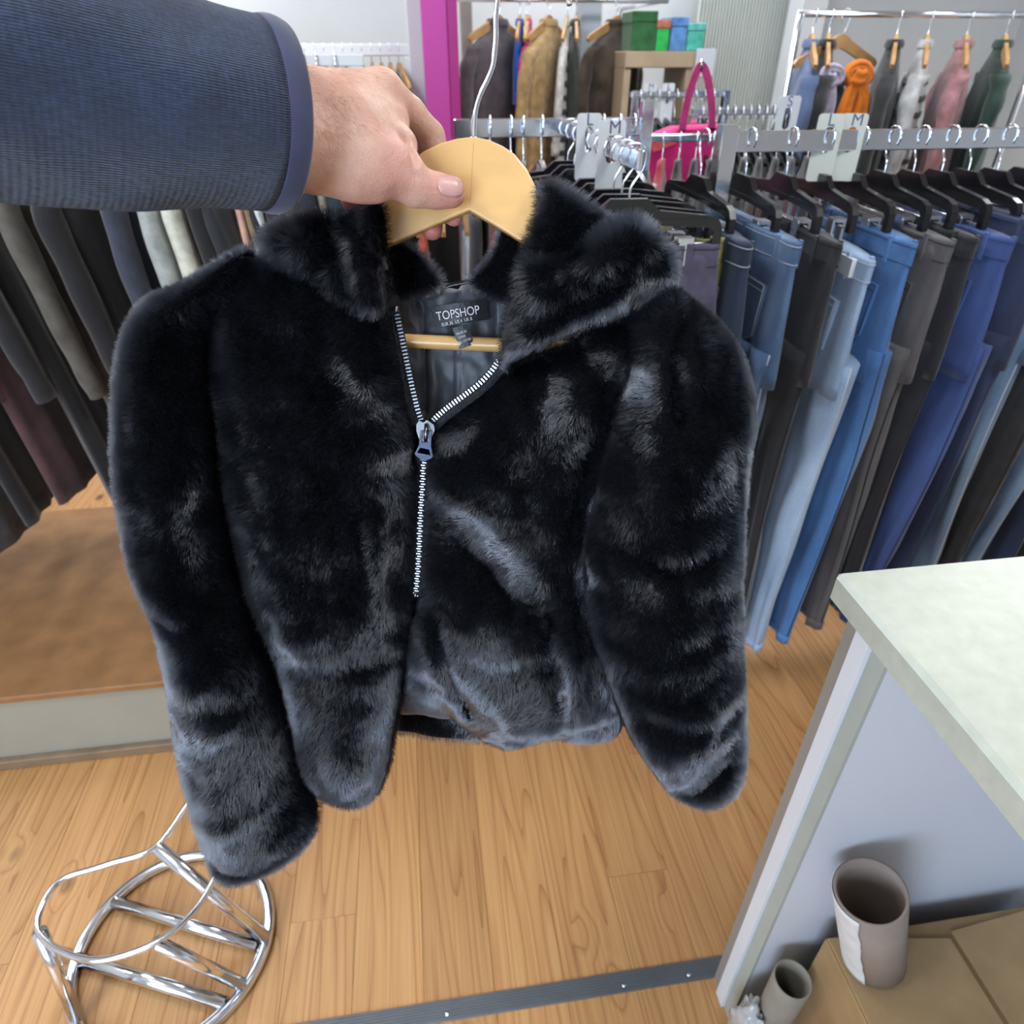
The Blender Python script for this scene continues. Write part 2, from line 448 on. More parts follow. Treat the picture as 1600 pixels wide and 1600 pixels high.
class Sheet: pass
def sheet(name, outline, layer, T, R, parent, material, step=7.0, folds=(), noise=0.0, nscale=60.0, back=0.5, tilt=None, smooth_poly=True, per=6, seed=1, power=2.0, shrink=0.0):
    """a soft, closed, padded piece of the coat: outline in picture positions on the coat plane, T thick towards the front, rim radius R (px)"""
    poly = catmull(outline, per, True) if smooth_poly else np.array(outline, float)
    if shrink:
        poly = np.array(inset([tuple(p) for p in poly], shrink))
    x0, y0 = poly.min(0) - step*1.5; x1, y1 = poly.max(0) + step*1.5
    gx, gy = np.meshgrid(np.arange(x0, x1, step), np.arange(y0, y1, step))
    ins = inside(poly, gx, gy)
    d, bx, by = nearest(poly, gx, gy)
    X = np.where(ins, gx, bx); Y = np.where(ins, gy, by); d = np.where(ins, d, 0.0)
    q = ins[:-1, :-1] | ins[1:, :-1] | ins[:-1, 1:] | ins[1:, 1:]
    u = np.clip(d / R, 0, 1)
    prof = (1 - (1-u)**power) ** (1/power)
    h = T * prof
    if noise:
        h = h + noise * (fbm(X/nscale, Y/nscale, seed, 3) - 0.5) * 2 * np.clip(u*1.5, 0, 1) + noise*0.35*(fbm(X/24, Y/34, seed+9, 2) - 0.5)*2*np.clip(u*1.5, 0, 1)
    for pts, w, amp in folds:
        h = h + amp * np.exp(-(seg_dist(pts, X, Y)/w)**2) * np.clip(u*2, 0, 1)
    lay = layer
    base = cp(X, Y, 0.0)
    if tilt is not None:                              # layer offset that changes over the piece
        lay = layer + tilt(X, Y)
    lay = np.broadcast_to(lay, X.shape)
    r = base - CAM
    k = lay / (r @ EN)                                # move along the line of sight to the layer
    base = base + r * k[..., None]
    front = base + EN * h[..., None]
    backv = base - EN * (T * back * prof)[..., None]
    ny, nx = X.shape
    idx = -np.ones((ny, nx), int); used = np.zeros((ny, nx), bool)
    qi, qj = np.nonzero(q)
    for a, b in ((0,0),(1,0),(0,1),(1,1)): used[qi+a, qj+b] = True
    idx[used] = np.arange(used.sum())
    nv = int(used.sum())
    V = np.concatenate([front[used], backv[used]])
    rim = (d[used] <= 0)
    bidx = idx + nv
    bmap = np.arange(2*nv); bmap[nv:][rim] = np.arange(nv)[rim]
    a, b, c, e = idx[qi, qj], idx[qi, qj+1], idx[qi+1, qj+1], idx[qi+1, qj]
    fr = np.stack([a, e, c, b], 1)
    bk = bmap[np.stack([a, b, c, e], 1) + nv]
    # drop collapsed back faces (all on the rim)
    keep = ~(rim[np.stack([a, b, c, e], 1)].all(1))
    fr, bk = fr[keep], bk[keep]
    faces = np.concatenate([fr, bk])
    me = pymesh(name, V, faces)
    o = link(name, me, material, parent)
    s = Sheet(); s.obj, s.V, s.fr, s.bk = o, V, fr, bk
    s.X = np.concatenate([X[used], X[used]]); s.Y = np.concatenate([Y[used], Y[used]])
    nn = np.empty(len(V)*3); me.vertex_normals.foreach_get('vector', nn); s.N = nn.reshape(-1, 3)
    s.poly = poly
    return s

# ------------------------------------------------------------------ fur
def fur_material(name, col, rough, rad, ior=1.55):
    m = bpy.data.materials.new(name); m.use_nodes = True
    nt = m.node_tree; nt.nodes.clear()
    out = nd(nt, 'ShaderNodeOutputMaterial'); h = nd(nt, 'ShaderNodeBsdfHairPrincipled')
    h.model = 'CHIANG'; h.parametrization = 'COLOR'
    h.inputs['Color'].default_value = (*col, 1)
    h.inputs['Roughness'].default_value = rough
    h.inputs['Radial Roughness'].default_value = rad
    h.inputs['Random Roughness'].default_value = 0.3
    h.inputs['Coat'].default_value = 0.0
    h.inputs['IOR'].default_value = ior
    nt.links.new(h.outputs[0], out.inputs['Surface'])
    return m
M_fur = fur_material('black fur', (0.012, 0.0145, 0.021), 0.22, 0.42, 2.5)
M_hide = mat('fur backing', (0.004, 0.004, 0.005), rough=1.0, var=0.1, spec=0.1)

# combed patches of the pile: (x, y, length, width, angle in degrees, strength); flat pile shines, upright pile is dark
PATCH = []
def sheen_field(x, y):
    v = np.zeros(np.shape(x))
    for px, py, L, W, ang, st in PATCH:
        a = math.radians(ang)
        dx, dy = x-px, y-py
        u = (dx*math.cos(a)+dy*math.sin(a))/(L*1.15); w = (-dx*math.sin(a)+dy*math.cos(a))/(W*1.2)
        v = v + st*np.exp(-(u*u+w*w))
    return v
def add_curves(name, P, radii, material, parent):
    n, k, _ = P.shape
    cv = bpy.data.hair_curves.new(name)
    cv.add_curves([k]*n)
    cv.attributes['position'].data.foreach_set('vector', P.reshape(-1).astype(np.float32))
    at = cv.attributes.get('radius') or cv.attributes.new('radius', 'FLOAT', 'POINT')
    at.data.foreach_set('value', np.broadcast_to(radii, (n, k)).reshape(-1).astype(np.float32))
    cv.materials.append(material)
    o = bpy.data.objects.new(name, cv)
    COL.objects.link(o)
    o.parent = parent
    o.matrix_parent_inverse = world_of(parent).inverted()
    return o
FUR_PER_M2 = 1050000
def fur(s, length=0.0078, lean=0.16, density=1.0, faces=None, swirl=0.5, dirpx=(0.0, 1.0), clump=0.35, seed=0, radius=0.00011, backfur=0.12, mask=None, name='fur_pile'):
    g = np.random.default_rng(100+seed)
    roots, nors, pxs, pys = [], [], [], []
    for fcs, dens in ((s.fr, density), (s.bk, density*backfur)):
        if dens <= 0: continue
        A, B, C, E = (s.V[fcs[:, i]] for i in range(4))
        ar = 0.5*np.linalg.norm(np.cross(C-A, E-B), axis=1)
        if mask is not None:
            ar = ar*mask(s.X[fcs].mean(1), s.Y[fcs].mean(1))
        n = int(ar.sum()*FUR_PER_M2*dens)
        if n < 1: continue
        fi = g.choice(len(fcs), n, p=ar/ar.sum())
        u, v = g.random((n, 1)), g.random((n, 1))
        w = [(1-u)*(1-v), u*(1-v), u*v, (1-u)*v]
        ff = fcs[fi]
        mixv = lambda T: sum(wi*T[ff[:, i]] for i, wi in enumerate(w))
        roots.append(mixv(s.V)); nors.append(mixv(s.N))
        pxs.append(mixv(s.X[:, None])[:, 0]); pys.append(mixv(s.Y[:, None])[:, 0])
    R = np.concatenate(roots); N = np.concatenate(nors); N /= np.linalg.norm(N, axis=1, keepdims=True)+1e-9
    x, y = np.concatenate(pxs), np.concatenate(pys); n = len(R)
    th = (fbm(x/95, y/95, 11, 3)-.5)*2*swirl*2.2 + (vnoise(x/17, y/17, 3)-.5)*0.9 + math.atan2(-dirpx[0], dirpx[1])
    sf = sheen_field(x, y)
    cl = (vnoise(x/5.0, y/5.0, 21)-.5)
    th = th + np.clip(sf, 0, 1)*0.9
    T = E2[None]*np.cos(th)[:, None] - E1[None]*np.sin(th)[:, None]
    rim = np.clip(1.15-1.6*(N@EN), 0, 1)*.75
    T = T*(1-rim)[:, None] + EN[None]*(rim*1.3)[:, None]
    T = T - N*(T*N).sum(1, keepdims=True); T /= np.linalg.norm(T, axis=1, keepdims=True)+1e-9
    ln = lean + 0.85*(fbm(x/48, y/60, 31, 3)-.5) + cl*clump*0.6 + g.normal(0, .10, n)
    ln = ln + sf*1.2 + np.clip((y-650)/600, -.3, .8)*0.04
    ln = ln + rim*.55
    ln = np.clip(ln, 0.02, 1.42)
    J = g.normal(0, 1, (n, 3)); J -= N*(J*N).sum(1, keepdims=True)
    Ls = length*(0.75+0.5*g.random(n))*(1+0.3*cl)
    K = 4
    P = np.empty((n, K, 3)); P[:, 0] = R - N*0.0006
    cur = R - N*0.0006
    for k in range(1, K):
        a = ln*(0.55+0.30*k/1.5)
        a = np.clip(a, 0, 1.45)
        dvec = N*np.cos(a)[:, None] + T*np.sin(a)[:, None] + J*0.13
        dvec /= np.linalg.norm(dvec, axis=1, keepdims=True)
        cur = cur + dvec*(Ls/(K-1))[:, None]
        P[:, k] = cur
    o = add_curves(name, P, np.array([1.0, 0.95, 0.75, 0.25])*radius, M_fur, s.obj)
    tag(o, kind='stuff')
    return o

# ------------------------------------------------------------------ wooden hanger
M_beech = mat('varnished beech', srgb(240, 192, 124), rough=0.30, var=0.06, scale=7, stretch=(1, 1, 6), coat=0.35, bump=0.03, bscale=80)
M_beech_edge = mat('beech edge', srgb(206, 156, 88), rough=0.35, var=0.10, scale=9, coat=0.3)
hang = empty('wooden_hanger', cp(740, 300), 0, 'varnished pale wood hanger with a chrome hook, gripped by the hand', 'hanger')
def half(side):
    if side < 0:
        pts = [(741, 217), (715, 219), (690, 226), (663, 239), (640, 258), (618, 284), (600, 318), (570, 352), (520, 388), (460, 424), (392, 470), (378, 492), (388, 505), (430, 490), (520, 437), (608, 385), (670, 358), (734, 331)]
    else:
        pts = [(741, 217), (734, 331), (780, 358), (822, 384), (880, 424), (960, 478), (1010, 503), (1022, 492), (1008, 468), (950, 420), (900, 378), (862, 345), (845, 322), (836, 292), (823, 266), (804, 243), (786, 231), (764, 221)]
    return pts
def coat_frame(layer0):
    def fr(u, v, w):
        p = cp(u, v, layer0) + EN*w
        return tuple(p)
    return fr
pts = [p for p in half(-1)[::-1]] + half(1)[2:][::1][::1]
pts = half(1)[1:] + [(741, 216)] + half(-1)[1:-1]
o = MB().prism(pts, -0.007, 0.007, coat_frame(0.0)).build('hanger_body', M_beech, hang)
bv = o.modifiers.new('round', 'BEVEL'); bv.width = 0.0020; bv.segments = 3; bv.limit_method = 'ANGLE'; bv.angle_limit = math.radians(50)
o.data.polygons.foreach_set('use_smooth', [True]*len(o.data.polygons))
o.data.set_sharp_from_angle(angle=math.radians(30))
MB().prism([(740.4, 226), (741.0, 226), (735.4, 324), (734.8, 324)], 0.0069, 0.00715, coat_frame(0.0)).build('glue_line', M_beech_edge, hang)
hp = catmull([(740.5, 222), (741, 200), (743, 175), (750, 150), (762, 125), (770, 103), (773, 80), (775, 55), (775, 25), (779, -5), (790, -32), (812, -52), (840, -58), (868, -48), (886, -22), (890, 8)], 6)
MB().tube([tuple(cp(a, b, 0.0)) for a, b in hp], 0.0022, 12).build('hook', M_chrome, hang, smooth=True)
MB().tube([tuple(cp(740.5, 219, 0.0)), tuple(cp(740.5, 214, 0.0))], 0.0036, 12).build('hook_collar', M_chrome, hang, smooth=True)
bar = MB().tube([tuple(cp(470, 527, -0.012)), tuple(cp(640, 533, -0.012)), tuple(cp(775, 539, -0.012)), tuple(cp(940, 546, -0.012))], 0.0066, 16)
bar.build('trouser_bar', M_beech, hang, smooth=True)

# ------------------------------------------------------------------ coat
coat = empty('fur_coat', cp(700, 1150), 0, 'short black faux-fur coat with hood and open zip, hanging from the wooden hanger', 'coat')
M_lining = mat('grey satin lining', srgb(86, 89, 95), rough=0.5, var=0.10, scale=14, sheen=0.3, bump=0.10, bscale=60)
FUR_ON = True
ZIP_LINES = [[(610, 478), (618, 520), (628, 565), (640, 620), (652, 655)], [(662, 712), (657, 810), (650, 932)]]
def zip_clear(x, y):
    return np.clip(np.minimum(seg_dist(ZIP_LINES[0], x, y)-5, seg_dist(ZIP_LINES[1], x, y)-4)/4, 0, 1)
def furpiece(*a, furkw=None, **k):
    k.setdefault('shrink', 12.0 if a[0].startswith('hood_side') else 9.0 if a[0] in ('sleeve', 'back_panel') else 8.0)
    s = sheet(*a, **k)
    if FUR_ON:
        fur(s, **(furkw or {}))
    return s

PATCH += [  # flat, shining pile
    (870, 615, 50, 24, 90, .8), (945, 560, 55, 26, 45, .8), (1000, 600, 40, 22, 80, .5), (750, 800, 60, 18, 42, .6), (800, 860, 70, 26, 48, 1.0), (725, 1060, 75, 46, 60, .9), (790, 1020, 50, 22, 10, .6), (722, 676, 34, 11, -35, .9),
    (635, 705, 34, 13, -10, .8), (622, 850, 110, 15, 92, .8), (690, 770, 40, 16, 70, .5), (700, 900, 30, 14, 20, .3), (925, 760, 80, 7, 103, .9), (908, 880, 50, 9, 88, 1.0), (868, 975, 26, 10, 90, .6), (884, 1030, 50, 8, 88, .6), (890, 1118, 55, 10, -18, .8), (760, 1125, 60, 16, 15, .6), (860, 1065, 40, 14, -40, .5),
    (598, 1150, 70, 17, 98, .9), (545, 1170, 50, 16, 60, .6), (545, 1090, 50, 30, 30, .35), (505, 985, 50, 20, 0, .5), (455, 1010, 70, 22, 88, .5), (345, 610, 60, 9, 70, .7), (362, 740, 90, 10, 82, .5), (380, 880, 60, 10, 78, .5), (580, 590, 46, 11, 55, .7), (500, 720, 60, 16, 70, .25), (470, 500, 40, 20, 60, .15), (430, 870, 60, 14, 75, .3),
    (292, 990, 60, 22, 75, .5), (325, 925, 40, 10, 0, -.3), (345, 1195, 80, 55, 70, .42), (420, 1180, 60, 28, 80, .5), (325, 775, 60, 14, 88, .45), (335, 850, 60, 12, 80, .4), (355, 1040, 50, 10, 20, .5), (350, 1100, 60, 9, 15, .6), (410, 1250, 50, 30, -20, .3), (290, 690, 60, 30, 0, -.15), (300, 560, 80, 60, 0, -.2),
    (1152, 820, 130, 9, 90, .7), (1154, 1050, 130, 9, 90, .6), (1085, 905, 32, 16, -30, .6), (1040, 955, 60, 12, 5, .4), (1095, 1050, 20, 14, 0, .6), (1082, 1110, 60, 9, -48, .9), (1060, 1165, 40, 8, -60, .7), (995, 1165, 100, 12, 56, .8), (935, 1040, 80, 10, 72, .6), (918, 880, 24, 10, 20, .6), (1110, 720, 40, 14, 90, .4), (960, 790, 40, 20, 60, .3), (1000, 700, 60, 16, 100, .35), (1085, 500, 60, 12, 40, .4), (1150, 610, 40, 12, 75, .4),
    (420, 1335, 75, 22, -25, -.9), (545, 1234, 75, 15, 5, -.9), (1090, 1228, 65, 20, -10, -.9), (320, 930, 50, 22, 0, -.4), (560, 1010, 60, 12, 0, -.4), (760, 900, 40, 40, 0, -.25), (840, 960, 40, 30, 0, -.35), (1000, 960, 60, 20, 0, -.35), (1020, 1090, 40, 30, 0, -.35), (850, 1150, 120, 8, 0, -.3),
    (760, 960, 70, 30, 20, .45), (810, 1085, 60, 30, -20, .5), (560, 1020, 60, 22, 10, .35), (480, 1120, 60, 26, 70, .45), (590, 960, 60, 18, 90, .45), (380, 1130, 60, 26, 60, .35), (300, 1080, 60, 20, 78, .35), (1010, 880, 50, 18, 10, .3), (1040, 1010, 60, 16, -10, .35), (960, 1090, 60, 20, 65, .4), (1120, 950, 60, 14, 90, .35), (700, 610, 40, 14, -40, .3), (820, 720, 60, 20, 80, .3), (530, 860, 60, 24, 80, .2), (430, 700, 70, 20, 80, .15),
    (828, 480, 55, 22, 98, .8), (890, 425, 36, 14, -30, .6), (1000, 410, 40, 14, -60, .6), (1010, 445, 40, 14, -20, .6), (880, 520, 110, 9, -28, 1.0), (800, 555, 30, 12, -40, .7), (905, 360, 40, 12, -30, .25), (604, 420, 50, 11, 82, .7), (545, 400, 40, 14, 60, .4), (470, 350, 40, 14, 10, .3), (590, 330, 20, 10, 80, .3),
]
# back of the coat, behind everything
furpiece('back_panel', [(330, 470), (450, 400), (560, 400), (616, 448), (700, 500), (800, 448), (860, 410), (980, 430), (1080, 520), (1060, 700), (1000, 900), (985, 1080), (965, 1136), (880, 1146), (780, 1160), (700, 1158), (615, 1146), (500, 1150), (440, 1080), (400, 940), (340, 780), (320, 600)],
         -0.075, 0.012, 26, coat, M_hide, step=12, noise=0.004, nscale=90, back=0.8, furkw=dict(density=0.35, seed=1, backfur=0.3))
# hood, lying back behind the neck
furpiece('hood_back', [(590, 372), (625, 376), (655, 392), (676, 420), (694, 446), (660, 462), (600, 462), (570, 430)], -0.030, 0.016, 20, coat, M_hide, noise=0.004, furkw=dict(seed=2, length=0.010, dirpx=(0.5, 0.8)))
furpiece('hood_back', [(728, 440), (752, 418), (772, 388), (782, 352), (800, 345), (850, 360), (850, 440), (800, 470), (760, 462)], -0.030, 0.014, 20, coat, M_hide, noise=0.003, furkw=dict(seed=3, length=0.008, dirpx=(-0.4, 0.8)))

# lining of the back seen through the open neck, and the folded front edge at the hem
lin = sheet('lining', [(606, 452), (632, 447), (655, 451), (664, 462), (676, 456), (700, 450), (716, 452), (722, 446), (745, 447), (768, 450), (775, 462), (786, 450), (812, 446), (812, 520), (790, 590), (720, 650), (675, 690), (650, 690), (625, 560)], -0.045, 0.012, 16, coat, M_lining, step=4, noise=0.0045, nscale=34, per=4,
            folds=[([(650, 458), (662, 480), (664, 520), (668, 640)], 5, -0.007), ([(722, 452), (716, 470)], 4, -0.004), ([(775, 455), (778, 500), (770, 560)], 6, -0.006), ([(717, 545), (715, 640)], 2.0, -0.003), ([(676, 560), (682, 600), (676, 650)], 9, 0.004), ([(640, 470), (643, 500)], 7, 0.004), ([(690, 458), (700, 520)], 14, 0.004), ([(740, 460), (748, 500)], 12, 0.003)])
loop = MB()
lp = catmull([(688, 452), (700, 443), (722, 438), (742, 436), (750, 441), (750, 450)], 6)
rows = [[tuple(cp(a, b, -0.030)), tuple(cp(a+.5, b+7, -0.028))] for a, b in lp]
loop.loft([[r[0], r[1], tuple(np.array(r[1])+EN*-0.0012), tuple(np.array(r[0])+EN*-0.0012)] for r in rows])
loop.build('hanging_loop', mat('black satin', (0.010, 0.010, 0.012), rough=0.3, var=.1), coat, smooth=True)
sheet('hem_lining', [(622, 1072), (640, 1068), (672, 1078), (700, 1096), (720, 1118), (690, 1122), (660, 1116), (622, 1112)], -0.052, 0.008, 12, coat, M_lining, step=4, noise=0.003, nscale=25)

# fronts and sleeves
furpiece('front_panel', [(778, 566), (830, 556), (880, 535), (960, 492), (1035, 452), (1075, 470), (1090, 540), (1040, 640), (1000, 780), (985, 900), (990, 1040), (972, 1130), (955, 1142), (905, 1150), (860, 1147), (800, 1160), (760, 1152), (720, 1128), (690, 1102), (652, 1082), (634, 1068), (636, 1010), (645, 965), (655, 925), (659, 860), (663, 780), (667, 700), (680, 668), (710, 636), (745, 606)],
         -0.005, 0.050, 95, coat, M_hide, noise=0.010, nscale=110, back=0.25, seed=4,
         folds=[([(700, 790), (800, 885), (880, 940)], 30, -0.007), ([(690, 940), (705, 1010), (738, 1085)], 9, -0.012), ([(655, 960), (690, 1010), (720, 1080)], 16, 0.010), ([(850, 930), (862, 1000), (870, 1060)], 10, -0.010), ([(885, 925), (892, 1000), (888, 1100)], 7, 0.008),
                ([(735, 1000), (790, 1014), (850, 1002)], 14, -0.005), ([(880, 640), (870, 720), (850, 800)], 26, 0.008), ([(640, 1030), (700, 1040)], 10, -0.006), ([(780, 1130), (850, 1128), (900, 1110), (960, 1095)], 10, -0.008)],
         furkw=dict(seed=4, mask=zip_clear))
furpiece('front_panel', [(612, 470), (560, 420), (480, 390), (410, 400), (345, 440), (318, 520), (330, 600), (345, 660), (352, 740), (370, 840), (392, 930), (425, 1030), (448, 1110), (458, 1165), (478, 1208), (515, 1238), (556, 1248), (588, 1238), (610, 1200), (620, 1150), (630, 1090), (640, 1030), (648, 960), (650, 920), (653, 860), (656, 780), (657, 700), (648, 640), (636, 580), (624, 520)],
         0.0, 0.052, 100, coat, M_hide, noise=0.010, nscale=120, back=0.25, seed=5,
         folds=[([(560, 520), (600, 640), (625, 740)], 24, 0.006), ([(480, 600), (500, 760), (480, 900)], 40, 0.007), ([(600, 800), (612, 900), (618, 980)], 12, 0.010), ([(430, 985), (520, 1018), (600, 1008)], 18, -0.005), ([(450, 940), (455, 1060)], 10, -0.008), ([(470, 1190), (540, 1222), (606, 1190)], 9, -0.007)],
         furkw=dict(seed=5, mask=zip_clear))
# hood / collar: a tall stand-up lobe at each side of the neck
furpiece('hood_side', [(840, 291), (858, 286), (880, 293), (915, 318), (952, 346), (965, 380), (900, 430), (840, 470), (812, 470), (812, 420), (822, 372), (836, 335)], 0.004, 0.024, 32, coat, M_hide, noise=0.006, nscale=40, seed=8, furkw=dict(seed=6, length=0.011, dirpx=(0.3, 0.7), swirl=0.8))
furpiece('hood_side', [(893, 398), (930, 366), (962, 348), (988, 343), (1012, 358), (1040, 388), (1054, 425), (1050, 450), (1010, 474), (960, 498), (905, 520), (860, 542), (820, 566), (795, 578), (780, 570), (781, 548), (789, 510), (796, 470), (806, 430), (818, 405), (850, 408)], 0.026, 0.030, 42, coat, M_hide, noise=0.009, nscale=42, seed=9, back=0.9,
         folds=[([(960, 350), (925, 375), (890, 405)], 9, -0.012), ([(800, 520), (880, 470), (960, 440)], 18, -0.007)],
         furkw=dict(seed=7, length=0.012, dirpx=(0.25, 0.9), swirl=0.8))
furpiece('hood_side', [(412, 378), (440, 352), (470, 340), (505, 335), (535, 335), (560, 338), (570, 320), (586, 313), (602, 320), (606, 345), (612, 395), (618, 440), (614, 476), (590, 500), (540, 480), (480, 440), (430, 410)], 0.022, 0.032, 45, coat, M_hide, noise=0.010, nscale=38, seed=10, back=0.9,
         folds=[([(520, 330), (545, 390), (560, 450)], 9, -0.010), ([(560, 335), (590, 400)], 8, -0.008)],
         furkw=dict(seed=8, length=0.012, dirpx=(-0.4, 0.8), swirl=0.9))
# sleeves
furpiece('sleeve', [(1035, 446), (1066, 460), (1108, 494), (1145, 540), (1167, 592), (1173, 640), (1166, 720), (1161, 800), (1156, 900), (1158, 1000), (1161, 1090), (1161, 1160), (1150, 1208), (1122, 1236), (1082, 1243), (1040, 1224), (1002, 1182), (968, 1122), (940, 1048), (915, 962), (904, 900), (906, 840), (922, 750), (945, 650), (965, 570), (990, 500)],
         0.030, 0.062, 110, coat, M_hide, noise=0.010, nscale=90, back=0.9, seed=12,
         folds=[([(960, 830), (1040, 862), (1100, 838)], 16, -0.005), ([(930, 960), (1010, 990), (1090, 955)], 16, -0.005), ([(1000, 1060), (1080, 1070), (1150, 1040)], 14, 0.008), ([(1040, 1180), (1075, 1120), (1140, 1080)], 9, 0.010), ([(1060, 1200), (1110, 1150)], 10, -0.010), ([(1060, 470), (1035, 560), (1040, 640)], 10, -0.008), ([(1120, 700), (1140, 800), (1130, 900)], 12, -0.007)],
         furkw=dict(seed=9))
furpiece('sleeve', [(400, 385), (350, 415), (300, 442), (255, 462), (222, 500), (203, 570), (196, 660), (200, 760), (215, 850), (240, 925), (256, 970), (270, 1045), (290, 1170), (322, 1285), (345, 1342), (378, 1358), (420, 1350), (465, 1325), (494, 1296), (496, 1256), (470, 1190), (452, 1120), (430, 1042), (398, 960), (372, 890), (355, 790), (342, 700), (335, 620), (345, 520), (385, 450)],
         0.030, 0.060, 90, coat, M_hide, noise=0.010, nscale=90, back=0.9, seed=13,
         folds=[([(250, 920), (320, 955), (380, 920)], 18, -0.007), ([(270, 1005), (340, 1045), (400, 985)], 12, 0.006), ([(300, 1080), (350, 1115), (420, 1070)], 12, 0.006), ([(300, 1140), (360, 1170), (430, 1150)], 18, -0.005), ([(350, 1300), (420, 1320), (485, 1270)], 10, -0.008), ([(330, 1240), (400, 1230), (460, 1200)], 14, 0.007)],
         furkw=dict(seed=10))
# ------------------------------------------------------------------ zip, labels
def dep(x, y, layer=0.0): return float((cp(x, y, layer) - CAM) @ FW)
M_zip = mat('zip metal', (0.26, 0.26, 0.27), rough=0.30, metal=1.0, var=0.05)
M_tape = mat('zip tape', (0.016, 0.016, 0.020), rough=0.75, var=0.3, scale=900, bump=0.6, bscale=900)
zipper = empty('zip', cp(660, 700), 0)
zipper.parent = coat; zipper.matrix_parent_inverse = world_of(coat).inverted()
ZL = catmull([(618, 478), (625, 512), (632, 546), (639, 580), (646, 612), (653, 640), (660, 660)], 10)
ZR = catmull([(780, 562), (766, 582), (748, 600), (726, 617), (704, 633), (688, 646), (672, 661)], 10)
ZC = catmull([(663, 712), (660, 760), (657, 810), (655, 860), (652, 905), (649, 932)], 12)
def strip_frame(pts, layerf):
    P = [cp(a, b, layerf(i/(len(pts)-1))) for i, (a, b) in enumerate(pts)]
    return np.array(P)
def tape(pts, layerf, off0, off1, th=0.0008):
    P = strip_frame(pts, layerf); rings = []
    for i, p in enumerate(P):
        t = P[min(i+1, len(P)-1)] - P[max(i-1, 0)]; t /= np.linalg.norm(t)
        s = np.cross(t, EN); s /= np.linalg.norm(s)
        a, b = p + s*off0, p + s*off1
        rings.append([tuple(a), tuple(b), tuple(b - EN*th), tuple(a - EN*th)])
    return MB().loft(rings)
def teeth(pts, layerf, pitch, w, hgt, side=0.0, th=0.0016):
    P = strip_frame(pts, layerf)
    seg = np.linalg.norm(np.diff(P, axis=0), axis=1); cum = np.concatenate([[0], np.cumsum(seg)])
    n = int(cum[-1]/pitch); mb = MB()
    for k in range(n):
        q = (k+.5)*pitch; i = min(np.searchsorted(cum, q)-1, len(P)-2); i = max(i, 0)
        f = (q-cum[i])/max(seg[i], 1e-9); p = P[i]*(1-f)+P[i+1]*f
        t = P[i+1]-P[i]; t /= np.linalg.norm(t); s = np.cross(t, EN)
        o = side*(1 if k % 2 else -1)
        vs = []
        for dz, sc in ((0, 1.0), (th, 0.8)):
            for a, b in ((-1, -1), (1, -1), (1, 1), (-1, 1)):
                vs.append(p + s*(a*w*sc/2+o) + t*(b*hgt*sc/2) + EN*dz)
        mb.add(vs, [(3, 2, 1, 0), (4, 5, 6, 7), (0, 1, 5, 4), (1, 2, 6, 5), (2, 3, 7, 6), (3, 0, 4, 7)])
    return mb
lL = lambda t: 0.006 + 0.008*t
lR = lambda t: 0.030 - 0.016*t
lC = lambda t: 0.014
tape(ZL, lL, -0.0030, 0.0095).build('zip_tape', M_tape, zipper)
tape(ZR, lR, -0.0095, 0.0030).build('zip_tape', M_tape, zipper)
tape(ZC, lC, -0.0095, 0.0095).build('zip_tape', M_tape, zipper)
teeth(ZL, lambda t: lL(t)+.0002, 0.0032, 0.0056, 0.0017).build('teeth', M_zip, zipper)
teeth(ZR, lambda t: lR(t)+.0002, 0.0032, 0.0056, 0.0019).build('teeth', M_zip, zipper)
teeth(ZC, lambda t: lC(t)+.0002, 0.0026, 0.0050, 0.0014, side=0.0006).build('teeth', M_zip, zipper)
for pts, lf, e in ((ZL, lL, 0), (ZR, lR, 0), (ZC, lC, -1)):
    P = strip_frame(pts, lf); a, b = (P[0], P[3]) if e == 0 else (P[-4], P[-1])
    MB().tube([tuple(a + EN*.001), tuple(b + EN*.001)], 0.0022, 8).build('end_stop', M_zip, zipper, smooth=True)
MB().prism([(652, 662), (656, 656), (663, 659), (668, 655), (674, 659), (679, 663), (680, 671), (676, 681), (671, 690), (659, 690), (655, 681), (652, 672)][::-1], 0.0, 0.006, coat_frame(0.016)).build('slider', mat('satin zip metal', (.14, .14, .14), rough=.45, metal=1.0, var=.05), zipper)
pull = MB()
OUT = [(658, 674), (674, 674), (674, 690), (673, 698), (676, 714), (662, 721), (648, 710), (654, 698), (656, 688)]
HOLES = [[(660, 677), (671, 677), (670, 691), (659, 691)], [(657, 699), (671, 702), (673, 711), (652, 707)]]
def ring_prism(mb, outer, inner, z0, z1, fr):
    n = len(outer)
    A = [fr(u, v, z0) for u, v in outer]; B = [fr(u, v, z1) for u, v in outer]
    C = [fr(u, v, z0) for u, v in inner]; D_ = [fr(u, v, z1) for u, v in inner]
    vs = A+B+C+D_; fs = []
    for i in range(n):
        j = (i+1) % n
        fs += [(i, j, n+j, n+i), (n+i, n+j, 3*n+j, 3*n+i), (3*n+i, 3*n+j, 2*n+j, 2*n+i), (2*n+i, 2*n+j, j, i)]
    mb.add(vs, fs)
fr_ = coat_frame(0.023)
ring_prism(pull, [(657, 673), (675, 673), (673.5, 696), (655, 695)], HOLES[0], 0, .0018, fr_)
ring_prism(pull, [(655, 695), (673.5, 696), (677, 714), (648, 709)], HOLES[1], 0, .0018, fr_)
pull.prism([(648, 709), (677, 714), (662, 721)], 0, .0018, fr_)
pull.build('pull_tab', mat('dark zip metal', (.03, .034, .048), rough=.35, metal=1.0, var=.05), zipper)
MB().tube([tuple(cp(666, 664, .023)), tuple(cp(665.5, 672, .029)), tuple(cp(665, 682, .029)), tuple(cp(665, 688, .023))], .0019, 8).build('bail', M_zip, zipper, smooth=True)
